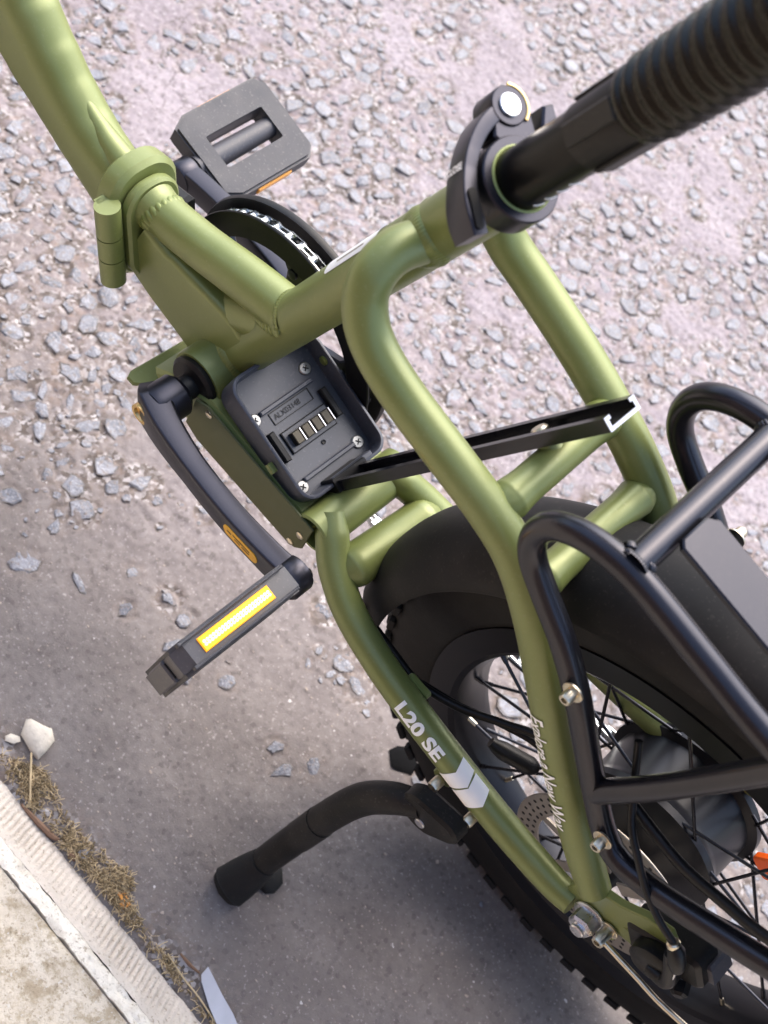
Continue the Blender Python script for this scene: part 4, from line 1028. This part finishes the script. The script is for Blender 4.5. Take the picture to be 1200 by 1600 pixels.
build('inner_wire', sweep([(-.519, .0945, .080), (-.527, .096, .068), (-.531, .098, .052)], .0009, 8), STEEL, cal)
build('caliper_screw', lathe(V(-.5420, .080, .0360), V(-.4, .9, 0), [(.0062, 0), (.0062, .008), (.004, .010)], 6), PLASTIC, cal)
build('brake_block', box(V(-.5400, .0640, .0540), V(-.7, 0, .7), Y, .012, .010, .009, .002), DGREY, cal)
build('brake_cable', sweep([(-.395, .055, .165), (-.4180, .068, .1400), (-.4330, .079, .1290), (-.4500, .086, .1210), (-.4697, .0905, .1085), (-.4900, .0925, .0985), (-.5070, .0928, .0930)], .0026, 12), PLASTIC, bike)
build('motor_cable', sweep([(-.120, .02, -.046), (-.1471, .028, -.0480), (-.1750, .032, -.0520), (-.2055, .036, -.0480), (-.2508, .043, -.0420), (-.2774, .046, -.0370), (-.3107, .041, -.0228), (-.3405, .031, -.0051), (-.3700, .022, .0080), (-.420, .030, .012)], .0032, 12), PLASTIC, bike)
build('motor_cable', sweep([(-.2774, .043, -.0410), (-.3107, .036, -.0300), (-.3405, .028, -.0140), (-.375, .022, -.004), (-.425, .032, .0)], .0028, 12), PLASTIC, bike)
build('cable_joint', sweep([(-.345, .030, -.045), (-.356, .026, -.047), (-.378, .016, -.050), (-.384, .013, -.051)], [.004, .0072, .0072, .004], 16), PLASTIC, bike)
build('cable_clip', prism(V(-.2790, .0530, -.0300), X, Z, rrect(.011, .008, .003, 4), -.003, .003, .001), GREEN, bike)
build('cable_end', lathe(V(-.158, .052, -.052), V(.3, 1, 0), [(.004, -.006), (.0048, 0), (.0048, .006), (.0035, .008)], 14), PLASTIC, bike)
build('stay_rod', sweep([(-.4180, .0660, .1260), (-.4670, .0715, .1300), (-.4990, .0770, .1490), (-.5300, .0820, .1720), (-.585, .080, .215)], .0038, 12), PLASTIC, bike)
# derailleur by the sprockets
de = build('derailleur', prism(WC + V(.012, -.088, -.045), X, Z, [(-.012, .055), (.010, .055), (.022, -.02), (.010, -.06), (-.012, -.06), (-.02, -.01)], -.006, .006, .002), PLASTIC, bike)
for z in (-.040, -.095): build('jockey_wheel', lathe(WC + V(.010, -.058, z), Y, [(.016, -.003), (.018, 0), (.016, .003)], 20), PLASTIC, de)
# ---- front fork and wheel, out of the picture on the left
fwc = V(.615, -.006, -.054)
wheel(fwc, False)
for s in (1, -1): build('fork_leg', sweep([(.430, s * .03, .19), (.455, s * .055, .17), (.520, s * .058, .06), (fwc.x, s * .056, fwc.z)], [.015, .015, .013, .011], 18), BLACK, bike)
build('steering_post', sweep([(.390, 0, .34), (.335, 0, .62)], .017, 22), BLACK, bike)
build('handlebar', sweep([(.30, .29, .63), (.325, .2, .63), (.335, 0, .62), (.325, -.2, .63), (.30, -.29, .63)], .0125, 16), BLACK, bike)

# ------------------------------------------------------------------ litter along the kerb
def ground_pt(u, v, z=0.):
    o = cm.translation; d = (cm.to_3x3() @ Vector(((u - 600) / 2231.2, -(v - 800) / 2231.2, -1.))); t = (z - o.z) / d.z; return o + d * t
STRAW = mat('dry_straw', (.50, .38, .22), .8, 0, var=.5, vscale=90)
MOSS = mat('dry_moss', (.20, .145, .075), .9, 0, var=.5, vscale=140)
GRIT = mat('gutter_grit', (.30, .25, .21), .85, 0, var=.5, vscale=180)
PALE = mat('pale_stone', (.60, .54, .45), .8, 0, bump=1., bscale=200, var=.25, vscale=120, dust=.3, dustcol=(.35, .28, .2))
LEAFM = mat('orange_leaf', (.62, .26, .05), .6, 0, var=.3, vscale=150)
BARK = mat('brown_twig', (.18, .10, .06), .8, 0, bump=.3, bscale=300, var=.4, vscale=120)
PLAST = mat('grey_film', (.40, .41, .46), .32, 0, var=.2, vscale=60, coat=.3)
TARM = mat('tar', (.005, .005, .0055), .9, 0, bump=.4, bscale=250, spec=.1)
def fibres(n, region, lmin, lmax, rad):
    m = Mesh()
    for _ in range(n):
        x, y = region(); a = rnd.uniform(0, 6.28); l = rnd.uniform(lmin, lmax); z = hat(x, y) + rnd.uniform(.0005, .0035); b = rnd.uniform(-.7, .7)
        p0 = (x, y, z); p1 = (x + l * .5 * math.cos(a), y + l * .5 * math.sin(a), z + rnd.uniform(-.001, .003)); p2 = (x + l * math.cos(a + b), y + l * math.sin(a + b), z + rnd.uniform(-.002, .003))
        m.merge(sweep([p0, p1, p2], rad * rnd.uniform(.6, 1.3), 4, 1))
    return m
GP = [(0, 1180), (30, 1196), (60, 1202), (88, 1236), (94, 1268), (125, 1306), (160, 1328), (204, 1376), (196, 1402), (212, 1432), (280, 1518), (322, 1588), (345, 1612), (338, 1612), (0, 1202)]
def inpoly(u, v, P):
    r = False; j = len(P) - 1
    for i in range(len(P)):
        if (P[i][1] > v) != (P[j][1] > v) and u < (P[j][0] - P[i][0]) * (v - P[i][1]) / (P[j][1] - P[i][1]) + P[i][0]: r = not r
        j = i
    return r
GW = [tuple(ground_pt(u, v))[:2] for u, v in GP]; gx0, gx1 = min(p[0] for p in GW), max(p[0] for p in GW); gy0 = min(p[1] for p in GW)
def gutter_region():
    while True:
        x = rnd.uniform(gx0, gx1); y = rnd.uniform(gy0, KY + .003)
        if inpoly(x, y, GW) and rnd.random() < .12 + 1.5 * max(0, math.sin(x * 71) * math.sin(x * 33 + y * 120 + 1) + .35): return x, y
fb = fibres(900, gutter_region, .003, .011, .00030); o = build('dry_moss_and_straw', fb, STRAW, None, lift=False, sm=False); o['kind'] = 'stuff'; tag(o, 'tangled dry straw and moss lying in the gutter along the kerb', 'plant litter')
fb2 = fibres(900, gutter_region, .002, .006, .0006); o = build('brown_moss', fb2, MOSS, None, lift=False, sm=False); o['kind'] = 'stuff'; tag(o, 'crumbled brown moss under the straw beside the kerb', 'moss')
gm = Mesh()
for _ in range(700):
    x, y = gutter_region(); r = rnd.uniform(.0006, .0026); m = CH[rnd.randrange(36)]; a = rnd.uniform(0, 6.3); z = hat(x, y) + .0008
    gm.add([(x + r * (p * math.cos(a) - q * math.sin(a)), y + r * (p * math.sin(a) + q * math.cos(a)), z + r * t) for p, q, t in m.v], m.f)
for _ in range(520):
    u, v = rnd.uniform(0, 900), rnd.uniform(850, 1600); g = ground_pt(u, v)
    if g.y > KY - .01: continue
    r = rnd.uniform(.0005, .0013) * (1.6 if rnd.random() < .08 else 1); m = CH[rnd.randrange(36)]; z = hat(g.x, g.y) + .0004
    gm.add([(g.x + r * p, g.y + r * q, z + r * t) for p, q, t in m.v], m.f)
o = build('loose_grit', gm, GRIT, None, lift=False, sm=False); o['kind'] = 'stuff'; tag(o, 'fine pale grit scattered over the tarmac near the kerb', 'grit')
def lump(name, c, poly, h, material, label, cat, seed=1):
    r = random.Random(seed); m = Mesh(); n = len(poly); cx = sum(p[0] for p in poly) / n; cy = sum(p[1] for p in poly) / n
    for sc, z in ((.9, -.002), (1., h * .35), (.88, h * .75), (.55, h)):
        for (x, y) in poly: m.v.append((cx + (x - cx) * sc + r.uniform(-.0008, .0008), cy + (y - cy) * sc + r.uniform(-.0008, .0008), c.z + z + r.uniform(-.0006, .0006)))
    for j in range(3):
        for i in range(n): q = (i + 1) % n; m.f.append((j * n + i, j * n + q, (j + 1) * n + q, (j + 1) * n + i))
    m.v.append((cx, cy, c.z + h * 1.02))
    for i in range(n): m.f.append((3 * n + i, 3 * n + (i + 1) % n, 4 * n))
    o = build(name, m, material, None, 58, lift=False); tag(o, label, cat); return o
def gp(l): return [tuple(ground_pt(u, v))[:2] for u, v in l]
lump('pale_stone', Vector((0, 0, 0)), gp([(40, 1126), (48, 1125), (66, 1137), (80, 1142), (85, 1158), (72, 1176), (58, 1189), (47, 1175), (33, 1150)]), .010, PALE, 'large cream angular stone on the tarmac near the kerb', 'stone', 3)
lump('pale_stone', Vector((0, 0, 0)), gp([(8, 1150), (18, 1147), (30, 1152), (32, 1160), (20, 1163), (8, 1159)]), .004, PALE, 'small flat cream stone left of the large cream stone', 'stone', 5)
lump('pebble', Vector((0, 0, 0)), gp([(118, 1330), (132, 1326), (142, 1336), (138, 1348), (122, 1346)]), .005, STONE, 'grey brown pebble among the dry moss beside the kerb', 'pebble', 6)
lump('pebble', Vector((0, 0, 0)), gp([(104, 1330), (114, 1328), (120, 1336), (116, 1346), (106, 1342)]), .005, BARK, 'dark reddish pebble touching the grey pebble in the moss', 'pebble', 8)
tarb = lump('tar_patch', Vector((0, 0, 0)), gp([(606, 1172), (622, 1166), (638, 1168), (650, 1180), (652, 1198), (642, 1212), (626, 1208), (610, 1198)]), .003, TARM, 'black round blot of tar on the tarmac above the kickstand', 'tar patch', 9)
lump('rubber_pad', Vector((0, 0, 0)), gp([(404, 1372), (416, 1358), (430, 1352), (440, 1360), (440, 1382), (428, 1398), (412, 1398), (403, 1388)]), .006, RUBBER, 'small round black rubber pad beside the foot of the kickstand', 'pad', 10)
def stick(name, pts, r, material, label, cat):
    P = []
    for (u, v, z) in pts: g = ground_pt(u, v, z); P.append((g.x, g.y, z + hat(g.x, g.y)))
    o = build(name, sweep(P, r, 7, 4), material, None, lift=False); tag(o, label, cat); return o
stick('straw_stem', [(49, 1176, .006), (48, 1210, .007), (47, 1240, .006), (48, 1262, .003)], .0009, STRAW, 'pale straight straw stem below the large cream stone', 'straw')
stick('bark_strip', [(34, 1256, .003), (58, 1282, .005), (82, 1306, .004), (92, 1312, .003)], [.0012, .0026, .0026, .001], BARK, 'flat brown strip of bark lying against the kerb', 'bark')
stick('twig', [(282, 1490, .002), (296, 1506, .003), (312, 1520, .002)], [.001, .0016, .0009], BARK, 'short red brown twig beside the grey plastic scrap', 'twig')
stick('straw_stem', [(262, 1490, .002), (285, 1525, .004), (312, 1560, .004), (336, 1598, .003)], .0007, STRAW, 'long bent straw running along the kerb to the plastic scrap', 'straw')
lf = gp([(182, 1398), (190, 1394), (199, 1398), (198, 1408), (202, 1416), (192, 1422), (183, 1418), (187, 1408)])
lm_ = Mesh(); n = len(lf)
for j, z in enumerate((.004, .0046)):
    for i, (x, y) in enumerate(lf): lm_.v.append((x, y, z + .0016 * math.sin(i * 2.1)))
for i in range(n): q = (i + 1) % n; lm_.f.append((i, q, n + q, n + i))
lm_.f.append(tuple(range(n - 1, -1, -1))); lm_.f.append(tuple(range(n, 2 * n)))
tag(build('fallen_leaf', lm_, LEAFM, None, 30, lift=False), 'crumpled orange leaf at the edge of the gutter moss', 'leaf')
fp = gp([(313, 1524), (322, 1513), (330, 1525), (344, 1556), (362, 1586), (372, 1612), (340, 1612), (324, 1574), (312, 1536)])
fm_ = Mesh(); n = len(fp)
for j, z in enumerate((.003, .0036)):
    for i, (x, y) in enumerate(fp): fm_.v.append((x, y, z + .003 * abs(math.sin(i * 1.7))))
for i in range(n): q = (i + 1) % n; fm_.f.append((i, q, n + q, n + i))
fm_.f.append(tuple(range(n - 1, -1, -1))); fm_.f.append(tuple(range(n, 2 * n)))
tag(build('plastic_scrap', fm_, PLAST, None, 30, lift=False), 'torn grey plastic scrap lying against the foot of the kerb', 'plastic scrap')
